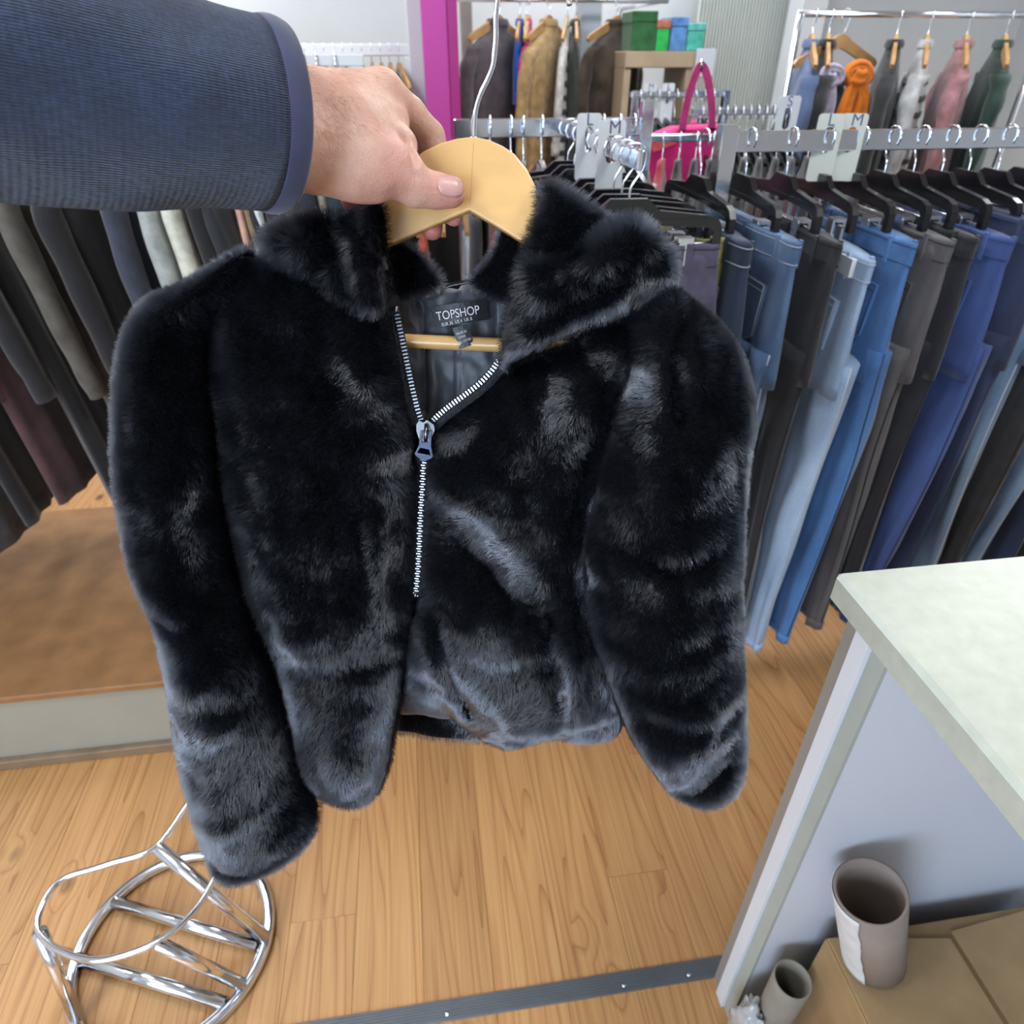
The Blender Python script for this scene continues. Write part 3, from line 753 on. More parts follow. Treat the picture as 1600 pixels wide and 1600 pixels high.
# a bright snap at the bottom of the opening
MB().tube([tuple(cp(632, 1072, -0.020)), tuple(cp(632, 1077, -0.020))], .0024, 8).build('box_pin', M_zip, zipper, smooth=True)

M_label = mat('black woven label', (0.010, 0.011, 0.014), rough=0.45, var=0.15, scale=300, bump=.2, bscale=700)
M_print = mat('white woven lettering', (0.75, 0.76, 0.78), rough=0.7, var=0.02)
def patch(name, corners, layer, bow, parent, material, nx=10):
    tl, tr, br, bl = (np.array(c, float) for c in corners)
    rings = []
    for i in range(nx+1):
        t = i/nx; a, b = tl*(1-t)+tr*t, bl*(1-t)+br*t
        w = bow*math.sin(math.pi*t)
        pa, pb = cp(*a, layer) + EN*w, cp(*b, layer) + EN*w
        rings.append([tuple(pa), tuple(pb), tuple(pb - EN*.0008), tuple(pa - EN*.0008)])
    return MB().loft(rings).build(name, material, parent, smooth=False)
lab = patch('brand_label', [(672, 481), (760, 466), (765, 499), (681, 512)], -0.026, 0.006, coat, M_label)
tg = patch('size_tag', [(707, 513), (730, 506), (741, 538), (718, 546)], -0.006, 0.001, coat, M_label, 3)
def lettering(txt, p0, p1, cap_px, layer, parent, material=M_print, name='lettering', space=1.0, fit=True, bold=0.0):
    a, b = cp(*p0, layer), cp(*p1, layer)
    xd = (b-a); W = np.linalg.norm(xd); xd /= W
    zd = EN - xd*(EN@xd); zd /= np.linalg.norm(zd); yd = np.cross(zd, xd)
    return text_at(txt, a, xd, yd, zd, W if fit else None, cap_px*PXM, parent, material, name, space, bold)
def text_at(txt, a, xd, yd, zd, W, cap, parent, material, name='lettering', space=1.0, bold=0.0):
    c = bpy.data.curves.new(name, 'FONT'); c.body = txt; c.size = cap/0.70; c.extrude = 0.0001; c.space_character = space; c.offset = bold*cap
    tmp = bpy.data.objects.new(name, c); COL.objects.link(tmp)
    bpy.context.view_layer.update()
    me = bpy.data.meshes.new_from_object(tmp.evaluated_get(bpy.context.evaluated_depsgraph_get()))
    bpy.data.objects.remove(tmp, do_unlink=True)
    co = np.empty(len(me.vertices)*3); me.vertices.foreach_get('co', co); co = co.reshape(-1, 3)
    x0, x1 = co[:, 0].min(), co[:, 0].max()
    sx = W/(x1-x0) if W else 1.0
    P = a + (co[:, :1]-x0)*sx*xd + co[:, 1:2]*yd + co[:, 2:3]*zd
    me.vertices.foreach_set('co', P.reshape(-1)); me.update()
    me.materials.clear(); me.materials.append(material)
    return link(name, me, None, parent, False)
lettering('TOPSHOP', (683, 501), (750, 490), 13, -0.0185, lab)
lettering('EUR 36  US 4  UK 8', (691, 510), (738, 500), 5, -0.0185, lab)
lettering('MADE IN', (714, 524), (729, 519), 4, -0.0045, tg)
lettering('CHINA', (717, 530), (728, 526), 4, -0.0045, tg)
lettering('RN 121149', (717, 538), (736, 531), 4, -0.0045, tg)

# ================================================================== the hand
def sdf_cap(P, a, b, ra, rb):
    ab = b-a; t = np.clip(((P-a)@ab)/(ab@ab+1e-12), 0, 1)
    return np.linalg.norm(P - a - t[..., None]*ab, axis=-1) - (ra+(rb-ra)*t)
def smin(a, b, k):
    h = np.clip(0.5+0.5*(b-a)/k, 0, 1)
    return b*(1-h)+a*h - k*h*(1-h)
def surface_nets(val, lo, h):
    nx, ny, nz = val.shape
    s = val < 0
    cnt = np.zeros((nx-1, ny-1, nz-1), np.int32); acc = np.zeros((nx-1, ny-1, nz-1, 3))
    sl = lambda a, n: slice(a, n-1+a)
    base = np.stack(np.meshgrid(np.arange(nx-1), np.arange(ny-1), np.arange(nz-1), indexing='ij'), -1).astype(float)
    corners = [(i, j, k) for i in (0, 1) for j in (0, 1) for k in (0, 1)]
    for c0 in corners:
        for ax in range(3):
            if c0[ax]: continue
            c1 = list(c0); c1[ax] = 1
            v0 = val[sl(c0[0], nx), sl(c0[1], ny), sl(c0[2], nz)]; v1 = val[sl(c1[0], nx), sl(c1[1], ny), sl(c1[2], nz)]
            m = (v0 < 0) != (v1 < 0)
            t = np.where(m, v0/np.where(m, v0-v1, 1), 0)
            cnt += m
            for a in range(3):
                acc[..., a] += m*(c0[a] + (t if a == ax else 0))
    act = cnt > 0
    idx = -np.ones(act.shape, int); idx[act] = np.arange(act.sum())
    V = lo + h*(base[act] + acc[act]/cnt[act][:, None])
    F = []
    for ax in range(3):
        u, w = (ax+1) % 3, (ax+2) % 3
        a0 = [slice(1, n-1) for n in (nx, ny, nz)]
        r0 = list(a0); r0[ax] = slice(0, (nx, ny, nz)[ax]-1)
        r1 = list(a0); r1[ax] = slice(1, (nx, ny, nz)[ax])
        s0, s1 = s[tuple(r0)], s[tuple(r1)]
        ii = np.argwhere(s0 != s1)
        off = np.ones(3, int); off[ax] = 0
        p = ii + off
        g = lambda du, dw: idx[tuple((p - np.eye(3, dtype=int)[u]*du - np.eye(3, dtype=int)[w]*dw).T)]
        q = np.stack([g(1, 1), g(0, 1), g(0, 0), g(1, 0)], 1)
        flip = ~s0[tuple(ii.T)]
        q[flip] = q[flip][:, ::-1]
        F.append(q)
    F = np.concatenate(F); F = F[(F >= 0).all(1)]
    return V, F

HP = lambda x, y, d: atD(x, y, d)
hd = dep(700, 290)                                   # distance of the hanger
C0 = HP(430, 188, .500)
ax = RT*(-.79) - UP*.20 - FW*.61; ax /= np.linalg.norm(ax)
palm = [  # (a, b, ra, rb) in picture position + distance, radii in metres
    (C0 + ax*.13, C0 + ax*.03, .036, .030),                       # forearm in the sleeve
    (HP(430, 180, .505), HP(478, 170, .525), .027, .025),          # wrist, thumb side up
    (HP(430, 222, .505), HP(480, 228, .525), .026, .023),
    (HP(478, 168, .525), HP(596, 143, hd-.022), .024, .0165),      # index metacarpal
    (HP(478, 165, .545), HP(585, 150, hd+.002), .024, .0165),      # middle metacarpal
    (HP(470, 200, .550), HP(560, 190, hd+.022), .024, .0155),      # ring metacarpal
    (HP(470, 225, .555), HP(540, 225, hd+.036), .022, .0140),      # little metacarpal
    (HP(490, 228, .522), HP(560, 250, .540), .024, .0245),         # thumb metacarpal and its muscle
    (HP(560, 252, .540), HP(622, 262, hd-.042), .0245, .0175),
    (HP(520, 195, .530), HP(628, 226, hd-.030), .021, .0130),      # web
    (HP(540, 180, .535), HP(612, 190, hd-.020), .020, .0150),
    (HP(462, 258, .520), HP(440, 268, .512), .013, .013),
    (HP(500, 265, .530), HP(585, 285, .548), .016, .013),
]
fingers = [
    # thumb lies along the front of the hanger
    [(HP(618, 266, hd-.040), .0190), (HP(648, 291, hd-.030), .0162), (HP(680, 298, hd-.0235), .0140), (HP(704, 300, hd-.0210), .0130)],
    # index reaches over and behind the hanger
    [(HP(597, 143, hd-.022), .0165), (HP(640, 178, hd+.004), .0140), (HP(672, 212, hd+.024), .0128), (HP(696, 280, hd+.030), .0105), (HP(709, 338, hd+.022), .0088)],
    [(HP(585, 152, hd+.002), .0165), (HP(622, 205, hd+.034), .0140), (HP(648, 245, hd+.044), .0125), (HP(664, 312, hd+.036), .0110), (HP(675, 358, hd+.024), .0098)],
    [(HP(560, 190, hd+.022), .0150), (HP(600, 235, hd+.056), .0130), (HP(612, 270, hd+.060), .0120), (HP(600, 312, hd+.040), .0105), (HP(586, 318, hd+.022), .0095)],
    [(HP(540, 225, hd+.036), .0135), (HP(566, 258, hd+.060), .0120), (HP(572, 292, hd+.050), .0110), (HP(562, 314, hd+.024), .0105), (HP(550, 311, hd+.004), .0105)],
]
allp = np.array([p for q in palm for p in q[:2]] + [p for f in fingers for p, _ in f])
lo, hi = allp.min(0)-.030, allp.max(0)+.030
hs = 0.0018
gxyz = np.stack(np.meshgrid(*[np.arange(lo[i], hi[i], hs) for i in range(3)], indexing='ij'), -1)
val = None
for a, b, ra, rb in palm:
    d = sdf_cap(gxyz, a, b, ra, rb); val = d if val is None else smin(val, d, .016)
for i, fg in enumerate(fingers):
    fd = None
    for (a, ra), (b, rb) in zip(fg[:-1], fg[1:]):
        d = sdf_cap(gxyz, a, b, ra, rb); fd = d if fd is None else smin(fd, d, .004)
    val = smin(val, fd, .0075 if i else .010)
# creases: between thumb base and index, round the thumb base, at the wrist
for pts, r, k in (([(632, 214), (646, 234), (651, 252)], .0030, .006), ([(642, 262), (650, 276)], .0010, .004),):
    # projected onto the surface by following the line of sight
    for (xa, ya), (xb, yb) in zip(pts[:-1], pts[1:]):
        ends = []
        for X_, Y_ in ((xa, ya), (xb, yb)):
            ds = np.linspace(.42, .66, 160); q = np.array([HP(X_, Y_, t) for t in ds])
            gi = np.clip(((q-lo)/hs).astype(int), 0, np.array(val.shape)-1)
            v = val[gi[:, 0], gi[:, 1], gi[:, 2]]
            k0 = np.argmax(v < 0)
            ends.append(q[k0])
        d = sdf_cap(gxyz, ends[0], ends[1], r, r)
        val = -smin(-val, d, k)
HV, HF = surface_nets(val, lo, hs)
person = empty('person', HP(430, 200, .505), 0, 'bare hand and forearm in a navy knit sleeve, gripping the wooden hanger', 'person')

def skin_material():
    m = bpy.data.materials.new('skin'); m.use_nodes = True
    nt = m.node_tree; b = nt.nodes['Principled BSDF']; L = nt.links.new
    tc = nd(nt, 'ShaderNodeTexCoord')
    n1 = nd(nt, 'ShaderNodeTexNoise', i_Scale=38.0, i_Detail=5.0); L(tc.outputs['Object'], n1.inputs['Vector'])
    rp = nd(nt, 'ShaderNodeValToRGB'); e = rp.color_ramp.elements
    e[0].position = .30; e[0].color = (*srgb(214, 158, 138), 1); e[1].position = .72; e[1].color = (*srgb(240, 198, 176), 1)
    k = e.new(.5); k.color = (*srgb(230, 180, 158), 1)
    L(n1.outputs['Fac'], rp.inputs['Fac'])
    # redder towards fingertips
    at = nd(nt, 'ShaderNodeAttribute', attribute_name='flush')
    mx = nd(nt, 'ShaderNodeMix', data_type='RGBA'); L(at.outputs['Fac'], mx.inputs['Factor']); L(rp.outputs[0], mx.inputs['A'])
    mx.inputs['B'].default_value = (*srgb(226, 132, 128), 1)
    L(mx.outputs['Result'], b.inputs['Base Color'])
    b.inputs['Roughness'].default_value = .48
    b.inputs['Subsurface Weight'].default_value = .25; b.inputs['Subsurface Scale'].default_value = .004
    b.inputs['Subsurface Radius'].default_value = (1.0, .35, .2)
    vo = nd(nt, 'ShaderNodeTexVoronoi', i_Scale=620.0); L(tc.outputs['Object'], vo.inputs['Vector'])
    n2 = nd(nt, 'ShaderNodeTexNoise', i_Scale=130.0, i_Detail=6.0); L(tc.outputs['Object'], n2.inputs['Vector'])
    ad = nd(nt, 'ShaderNodeMath', operation='MULTIPLY_ADD'); ad.inputs[1].default_value = .35; L(vo.outputs['Distance'], ad.inputs[0]); L(n2.outputs['Fac'], ad.inputs[2])
    bp = nd(nt, 'ShaderNodeBump', i_Strength=.5, i_Distance=.0016); L(ad.outputs[0], bp.inputs['Height']); L(bp.outputs[0], b.inputs['Normal'])
    return m
M_skin = skin_material()
hme = pymesh('hand', HV, HF)
bm = bmesh.new(); bm.from_mesh(hme); bmesh.ops.recalc_face_normals(bm, faces=bm.faces)
for _ in range(2): bmesh.ops.smooth_vert(bm, verts=bm.verts, factor=.5, use_axis_x=True, use_axis_y=True, use_axis_z=True)
bm.to_mesh(hme); bm.free()
HV = np.empty(len(hme.vertices)*3); hme.vertices.foreach_get('co', HV); HV = HV.reshape(-1, 3)
fl_ = np.zeros(len(HV))
for fg, st in ((fingers[0], .45), (fingers[1], .8), (fingers[2], .85), (fingers[3], .8), (fingers[4], .9)):
    fl_ = np.maximum(fl_, st*np.exp(-(np.linalg.norm(HV - fg[-1][0], axis=1)/.022)**2))
fl_ = np.maximum(fl_, .25*np.exp(-(np.linalg.norm(HV - HP(610, 262, hd-.055), axis=1)/.03)**2))
fa = hme.attributes.new('flush', 'FLOAT', 'POINT'); fa.data.foreach_set('value', fl_.astype(np.float32))
hand = link('hand', hme, M_skin, person)
bvh = BVHTree.FromPolygons([Vector(v) for v in HV], [tuple(p.vertices) for p in hme.polygons])
def onto_hand(x, y, off=0.0):
    r = ray(x, y); r = r/np.linalg.norm(r)
    h_, n_, _, _ = bvh.ray_cast(Vector(CAM), Vector(r))
    if h_ is None: return None
    if n_.dot(Vector(r)) > 0: n_ = -n_
    return np.array(h_) + np.array(n_)*off, np.array(n_)
# thumb nail, moulded on the thumb tip
nv, nf, N1, N2 = [], [], 12, 10
ok = True
for j in range(N2+1):
    for i in range(N1+1):
        u, v = i/N1*2-1, j/N2*2-1
        su, sv = u*math.sqrt(1-v*v*.42), v*math.sqrt(1-u*u*.42)
        x_, y_ = 704 + su*20 + sv*1.5, 291 + sv*17 + su*1.0
        r_ = onto_hand(x_, y_, 0.0007 + 0.0006*(1-max(abs(u), abs(v))**3))
        if r_ is None: ok = False; nv.append(nv[-1] if nv else (0, 0, 0))
        else: nv.append(tuple(r_[0]))
for j in range(N2):
    for i in range(N1):
        a = j*(N1+1)+i; nf.append((a, a+N1+1, a+N1+2, a+1))
nm = pymesh('thumb_nail', nv, nf)
nl = link('thumb_nail', nm, mat('finger nail', srgb(222, 170, 160), rough=.36, var=.06, scale=60, coat=.12), hand)
sd_ = nl.modifiers.new('thick', 'SOLIDIFY'); sd_.thickness = .0007; sd_.offset = -1
# short hairs on the back of the hand and wrist
hr, hn = [], []
g_ = np.random.default_rng(5)
while len(hr) < 520:
    x_, y_ = g_.uniform(470, 600), g_.uniform(95, 215)
    if g_.random() > math.exp(-((x_-510)/70)**2): continue
    r_ = onto_hand(x_, y_)
    if r_ is not None: hr.append(r_[0]); hn.append(r_[1])
hr, hn = np.array(hr), np.array(hn)
tdir = RT[None]*0.75 - UP[None]*(0.5+g_.normal(0, .45, (len(hr), 1))) + g_.normal(0, .25, hr.shape)
tdir -= hn*(tdir*hn).sum(1, keepdims=True); tdir /= np.linalg.norm(tdir, axis=1, keepdims=True)
Lh = g_.uniform(.005, .010, (len(hr), 1))
Pk = np.stack([hr, hr + hn*Lh*.12 + tdir*Lh*.35, hr + hn*Lh*.16 + tdir*Lh*.7 , hr + hn*Lh*.10 + tdir*Lh], 1)
ah = add_curves('arm_hair', Pk, np.array([1, .9, .7, .3])*.00006, fur_material('arm hair', (.10, .055, .03), .3, .4), hand)
tag(ah, kind='stuff')

# knit sleeve with a smooth trim
def knit_material(name, rgb, ribs, depth):
    m = bpy.data.materials.new(name); m.use_nodes = True
    nt = m.node_tree; b = nt.nodes['Principled BSDF']; L = nt.links.new
    tc = nd(nt, 'ShaderNodeTexCoord')
    mp = nd(nt, 'ShaderNodeMapping'); mp.inputs['Scale'].default_value = (ribs, 90, 1); L(tc.outputs['UV'], mp.inputs['Vector'])
    sx = nd(nt, 'ShaderNodeSeparateXYZ'); L(mp.outputs[0], sx.inputs[0])
    w1 = nd(nt, 'ShaderNodeMath', operation='SINE'); m1 = nd(nt, 'ShaderNodeMath', operation='MULTIPLY'); m1.inputs[1].default_value = 6.2832
    L(sx.outputs[0], m1.inputs[0]); L(m1.outputs[0], w1.inputs[0])
    w2 = nd(nt, 'ShaderNodeMath', operation='SINE'); m2 = nd(nt, 'ShaderNodeMath', operation='MULTIPLY'); m2.inputs[1].default_value = 6.2832
    L(sx.outputs[1], m2.inputs[0]); L(m2.outputs[0], w2.inputs[0])
    n1 = nd(nt, 'ShaderNodeTexNoise', i_Scale=0.55, i_Detail=6.0); L(mp.outputs[0], n1.inputs['Vector'])
    n2 = nd(nt, 'ShaderNodeTexNoise', i_Scale=30.0, i_Detail=4.0); L(tc.outputs['Object'], n2.inputs['Vector'])
    a1 = nd(nt, 'ShaderNodeMath', operation='MULTIPLY_ADD'); a1.inputs[1].default_value = .3; L(w2.outputs[0], a1.inputs[0]); L(w1.outputs[0], a1.inputs[2])
    a2 = nd(nt, 'ShaderNodeMath', operation='MULTIPLY_ADD'); a2.inputs[1].default_value = 5.0; L(n1.outputs['Fac'], a2.inputs[0]); L(a1.outputs[0], a2.inputs[2])
    mr = nd(nt, 'ShaderNodeMapRange'); mr.inputs['From Min'].default_value = 0.0; mr.inputs['From Min'].default_value = 0.8; mr.inputs['From Max'].default_value = 4.2; L(a2.outputs[0], mr.inputs['Value'])
    rp = nd(nt, 'ShaderNodeValToRGB'); e = rp.color_ramp.elements
    e[0].color = (*[c*.45 for c in srgb(*rgb)], 1); e[1].color = (*[c*1.5 for c in srgb(*rgb)], 1); L(mr.outputs[0], rp.inputs['Fac'])
    mx = nd(nt, 'ShaderNodeMix', data_type='RGBA', blend_type='MULTIPLY'); mx.inputs['Factor'].default_value = .5; L(rp.outputs[0], mx.inputs['A'])
    r2 = nd(nt, 'ShaderNodeValToRGB'); r2.color_ramp.elements[0].position = .35; r2.color_ramp.elements[0].color = (.45, .45, .45, 1); r2.color_ramp.elements[1].position = .65
    L(n2.outputs['Fac'], r2.inputs['Fac']); L(r2.outputs[0], mx.inputs['B'])
    L(mx.outputs['Result'], b.inputs['Base Color'])
    b.inputs['Roughness'].default_value = .9; b.inputs['Sheen Weight'].default_value = .25
    bp = nd(nt, 'ShaderNodeBump', i_Strength=depth, i_Distance=.0012); L(a2.outputs[0], bp.inputs['Height']); L(bp.outputs[0], b.inputs['Normal'])
    return m
n0 = UP - ax*(UP@ax); n0 /= np.linalg.norm(n0); b0 = np.cross(ax, n0)
def sleeve_mesh(t0, t1, nt_, rfun, nseg=96, wr=.003, th=0.0):
    vs, uv = [], []
    for i in range(nt_+1):
        t = t0 + (t1-t0)*i/nt_
        bend = -UP*max(0, t-.22)**2*1.2 - RT*max(0, t-.22)**2*.3
        for k in range(nseg+1):
            a = 2*math.pi*k/nseg
            r = rfun(t) + wr*math.sin(3*a+t*40)*min(1, t*12)*.5 + wr*(vnoise(2.5+2*math.cos(a), t*22+2*math.sin(a), 3)-.5)*2*min(1, t*14)
            vs.append(C0 + ax*t + bend + (n0*math.cos(a)+b0*math.sin(a))*r); uv.append((k/nseg, t/.4))
    fs = []
    for i in range(nt_):
        for k in range(nseg):
            a = i*(nseg+1)+k; fs.append((a, a+1, a+nseg+2, a+nseg+1))
    me = pymesh('sleeve', vs, fs)
    ul = me.uv_layers.new(name='UVMap'); li = np.empty(len(me.loops), int); me.loops.foreach_get('vertex_index', li)
    ul.data.foreach_set('uv', np.array(uv)[li].reshape(-1).astype(np.float32))
    return me
slv = link('jumper_sleeve', sleeve_mesh(.012, .43, 40, lambda t: .0618 + .004*min(1, t/.1)), knit_material('navy knit', (52, 70, 102), 250, .7), person)
sm_ = slv.modifiers.new('thick', 'SOLIDIFY'); sm_.thickness = .003; sm_.offset = -1
def trim_r(t):
    u = (t+.002)/.016
    return .0625 + .0016*math.sin(math.pi*min(1, max(0, u)))
cf = link('cuff_trim', sleeve_mesh(-.002, .014, 8, trim_r, 96, 0.0), mat('navy jersey trim', srgb(58, 63, 92), rough=.8, var=.06, scale=60, bump=.15, bscale=900, sheen=.3), slv)
sm_ = cf.modifiers.new('thick', 'SOLIDIFY'); sm_.thickness = .0035; sm_.offset = -1
# ================================================================== shop fittings: builders
def rrect(w, h, r, n=4, cx=0.0, cz=0.0):
    pts = []
    for qx, qz, a0 in ((1, 1, 0), (-1, 1, 90), (-1, -1, 180), (1, -1, 270)):
        for k in range(n+1):
            a = math.radians(a0 + 90*k/n)
            pts.append((cx + qx*(w/2-r) + r*math.cos(a), cz + qz*(h/2-r) + r*math.sin(a)))
    return pts
XZ = lambda u, v, w: (u, w, v)

# ---- trouser hanger (origin: top of the rail it hangs on; width along x)
def hook_pts(drop=.105, r=.017):
    p = [(-.016, -.034), (-.0205, -.018), (-.017, -.003), (-.008, .0045), (0, .006), (.009, .0045), (.017, -.004), (.0205, -.020), (.018, -.040), (.008, -.062), (.001, -.078), (0, -drop)]
    return [(a, 0, b) for a, b in catmull(p, 4)]
_hm = {}
def hm(key, fn):
    if key not in _hm: _hm[key] = fn()
    return _hm[key]
def clip_hanger_meshes():
    d = {}
    b = MB()
    out = [(-.030, -.098), (.030, -.098), (.052, -.122), (.135, -.134), (.150, -.142), (.157, -.158), (.158, -.198), (.143, -.198), (.143, -.166), (.136, -.158), (.045, -.152), (-.045, -.152), (-.136, -.158), (-.143, -.166), (-.143, -.198), (-.158, -.198), (-.157, -.158), (-.150, -.142), (-.135, -.134), (-.052, -.122)]
    b.prism(out[::-1], -.006, .006, XZ)
    d['hanger_body'] = (b.mesh('hanger_body'), M_black_plastic)
    d['rib'] = (MB().prism([(-.132, -.139), (.132, -.139), (.132, -.143), (-.132, -.143)][::-1], -.0075, .0075, XZ).mesh('rib'), M_black_plastic)
    d['hook'] = (MB().tube(hook_pts(), .0019, 8).mesh('hook'), M_chrome)
    d['clip_rod'] = (MB().tube([(-.155, 0, -.192), (.155, 0, -.192)], .0022, 8).mesh('clip_rod'), M_chrome)
    for k, x in (('clip', -.098), ('clip.', .098)):
        c = MB().prism(rrect(.022, .056, .003, 2, x, -.208), -.013, -.008, XZ).prism(rrect(.022, .056, .003, 2, x, -.208), .008, .013, XZ)
        c.box((x-.013, -.012, -.186), (x+.013, .012, -.178))
        d[k] = (c.mesh('clip'), M_chrome_soft)
    for n, (me, m) in d.items():
        me.materials.append(m)
        if n in ('hook', 'clip_rod'): me.polygons.foreach_set('use_smooth', [True]*len(me.polygons))
    return d
def clip_hanger(loc, rz, label, group=None, lean=0.0, sc_=1.0):
    t = empty('trouser_hanger', loc, rz, label, 'hanger', group)
    t.rotation_euler = (lean, 0, rz)
    t.scale = (sc_, 1, .80)
    for n, (me, m) in hm('clip', clip_hanger_meshes).items():
        o = bpy.data.objects.new(n.rstrip('.'), me); COL.objects.link(o); o.parent = t
    return t
def wood_hanger_meshes():
    up = [(-.215, -.155), (-.20, -.140), (-.12, -.112), (-.05, -.085), (-.02, -.070), (0, -.066), (.02, -.070), (.05, -.085), (.12, -.112), (.20, -.140), (.215, -.155)]
    dn = [(.205, -.168), (.19, -.165), (.11, -.142), (.04, -.118), (0, -.108), (-.04, -.118), (-.11, -.142), (-.19, -.165), (-.205, -.168)]
    b = MB().prism((up+dn)[::-1], -.006, .006, XZ).mesh('hanger_body'); b.materials.append(mat('pale hanger wood', srgb(205, 160, 105), rough=.4, var=.1, scale=20))
    h = MB().tube(hook_pts(.072), .0018, 8).mesh('hook'); h.materials.append(M_chrome); h.polygons.foreach_set('use_smooth', [True]*len(h.polygons))
    return {'hanger_body': b, 'hook': h}
def wood_hanger(loc, rz, label, group=None):
    t = empty('wooden_hanger', loc, rz, label, 'hanger', group)
    for n, me in hm('wood', wood_hanger_meshes).items():
        o = bpy.data.objects.new(n, me); COL.objects.link(o); o.parent = t
    return t
def slim_hanger_meshes():
    up = [(-.20, -.150), (-.19, -.138), (-.10, -.115), (-.03, -.095), (0, -.090), (.03, -.095), (.10, -.115), (.19, -.138), (.20, -.150)]
    dn = [(.195, -.162), (.10, -.140), (.03, -.116), (0, -.112), (-.03, -.116), (-.10, -.140), (-.195, -.162)]
    b = MB().prism((up+dn)[::-1], -.006, .006, XZ).mesh('hanger_body'); b.materials.append(M_black_plastic)
    h = MB().tube(hook_pts(.095), .0019, 8).mesh('hook'); h.materials.append(M_chrome); h.polygons.foreach_set('use_smooth', [True]*len(h.polygons))
    return {'hanger_body': b, 'hook': h}
def slim_hanger(loc, rz, label, group=None):
    t = empty('top_hanger', loc, rz, label, 'hanger', group)
    for n, me in hm('slim', slim_hanger_meshes).items():
        o = bpy.data.objects.new(n, me); COL.objects.link(o); o.parent = t
    return t

# ---- denim and trousers
def denim(name, rgb, fade=None, fade_amt=.5):
    if name in _mats: return _mats[name]
    m = bpy.data.materials.new(name); m.use_nodes = True
    nt = m.node_tree; b = nt.nodes['Principled BSDF']; L = nt.links.new
    tc = nd(nt, 'ShaderNodeTexCoord')
    n1 = nd(nt, 'ShaderNodeTexNoise', i_Scale=9.0, i_Detail=6.0)
    mp = nd(nt, 'ShaderNodeMapping'); mp.inputs['Scale'].default_value = (1, 1, .35); L(tc.outputs['Object'], mp.inputs['Vector']); L(mp.outputs[0], n1.inputs['Vector'])
    rp = nd(nt, 'ShaderNodeValToRGB'); e = rp.color_ramp.elements
    c = srgb(*rgb); f = srgb(*(fade or tuple(min(255, int(v*1.25)+12) for v in rgb)))
    e[0].position = .36; e[0].color = (*[v*.72 for v in c], 1); e[1].position = .68; e[1].color = (*[a*(1-fade_amt)+b_*fade_amt for a, b_ in zip(c, f)], 1)
    L(n1.outputs['Fac'], rp.inputs['Fac'])
    n2 = nd(nt, 'ShaderNodeTexNoise', i_Scale=420.0, i_Detail=2.0); L(tc.outputs['Object'], n2.inputs['Vector'])
    mx = nd(nt, 'ShaderNodeMix', data_type='RGBA', blend_type='OVERLAY'); mx.inputs['Factor'].default_value = .35; L(rp.outputs[0], mx.inputs['A']); L(n2.outputs['Fac'], mx.inputs['B'])
    L(mx.outputs['Result'], b.inputs['Base Color'])
    b.inputs['Roughness'].default_value = .85; b.inputs['Sheen Weight'].default_value = .2
    bp = nd(nt, 'ShaderNodeBump', i_Strength=.3, i_Distance=.001); L(n2.outputs['Fac'], bp.inputs['Height']); L(bp.outputs[0], b.inputs['Normal'])
    _mats[name] = m
    return m
def loft_rings(fn, zs, n=40):
    mb = MB(); mb.loft([[fn(z, 2*math.pi*k/n) for k in range(n)] for z in zs], True, True)
    return mb
def sup(a, p=.7): return math.copysign(abs(a)**p, a)
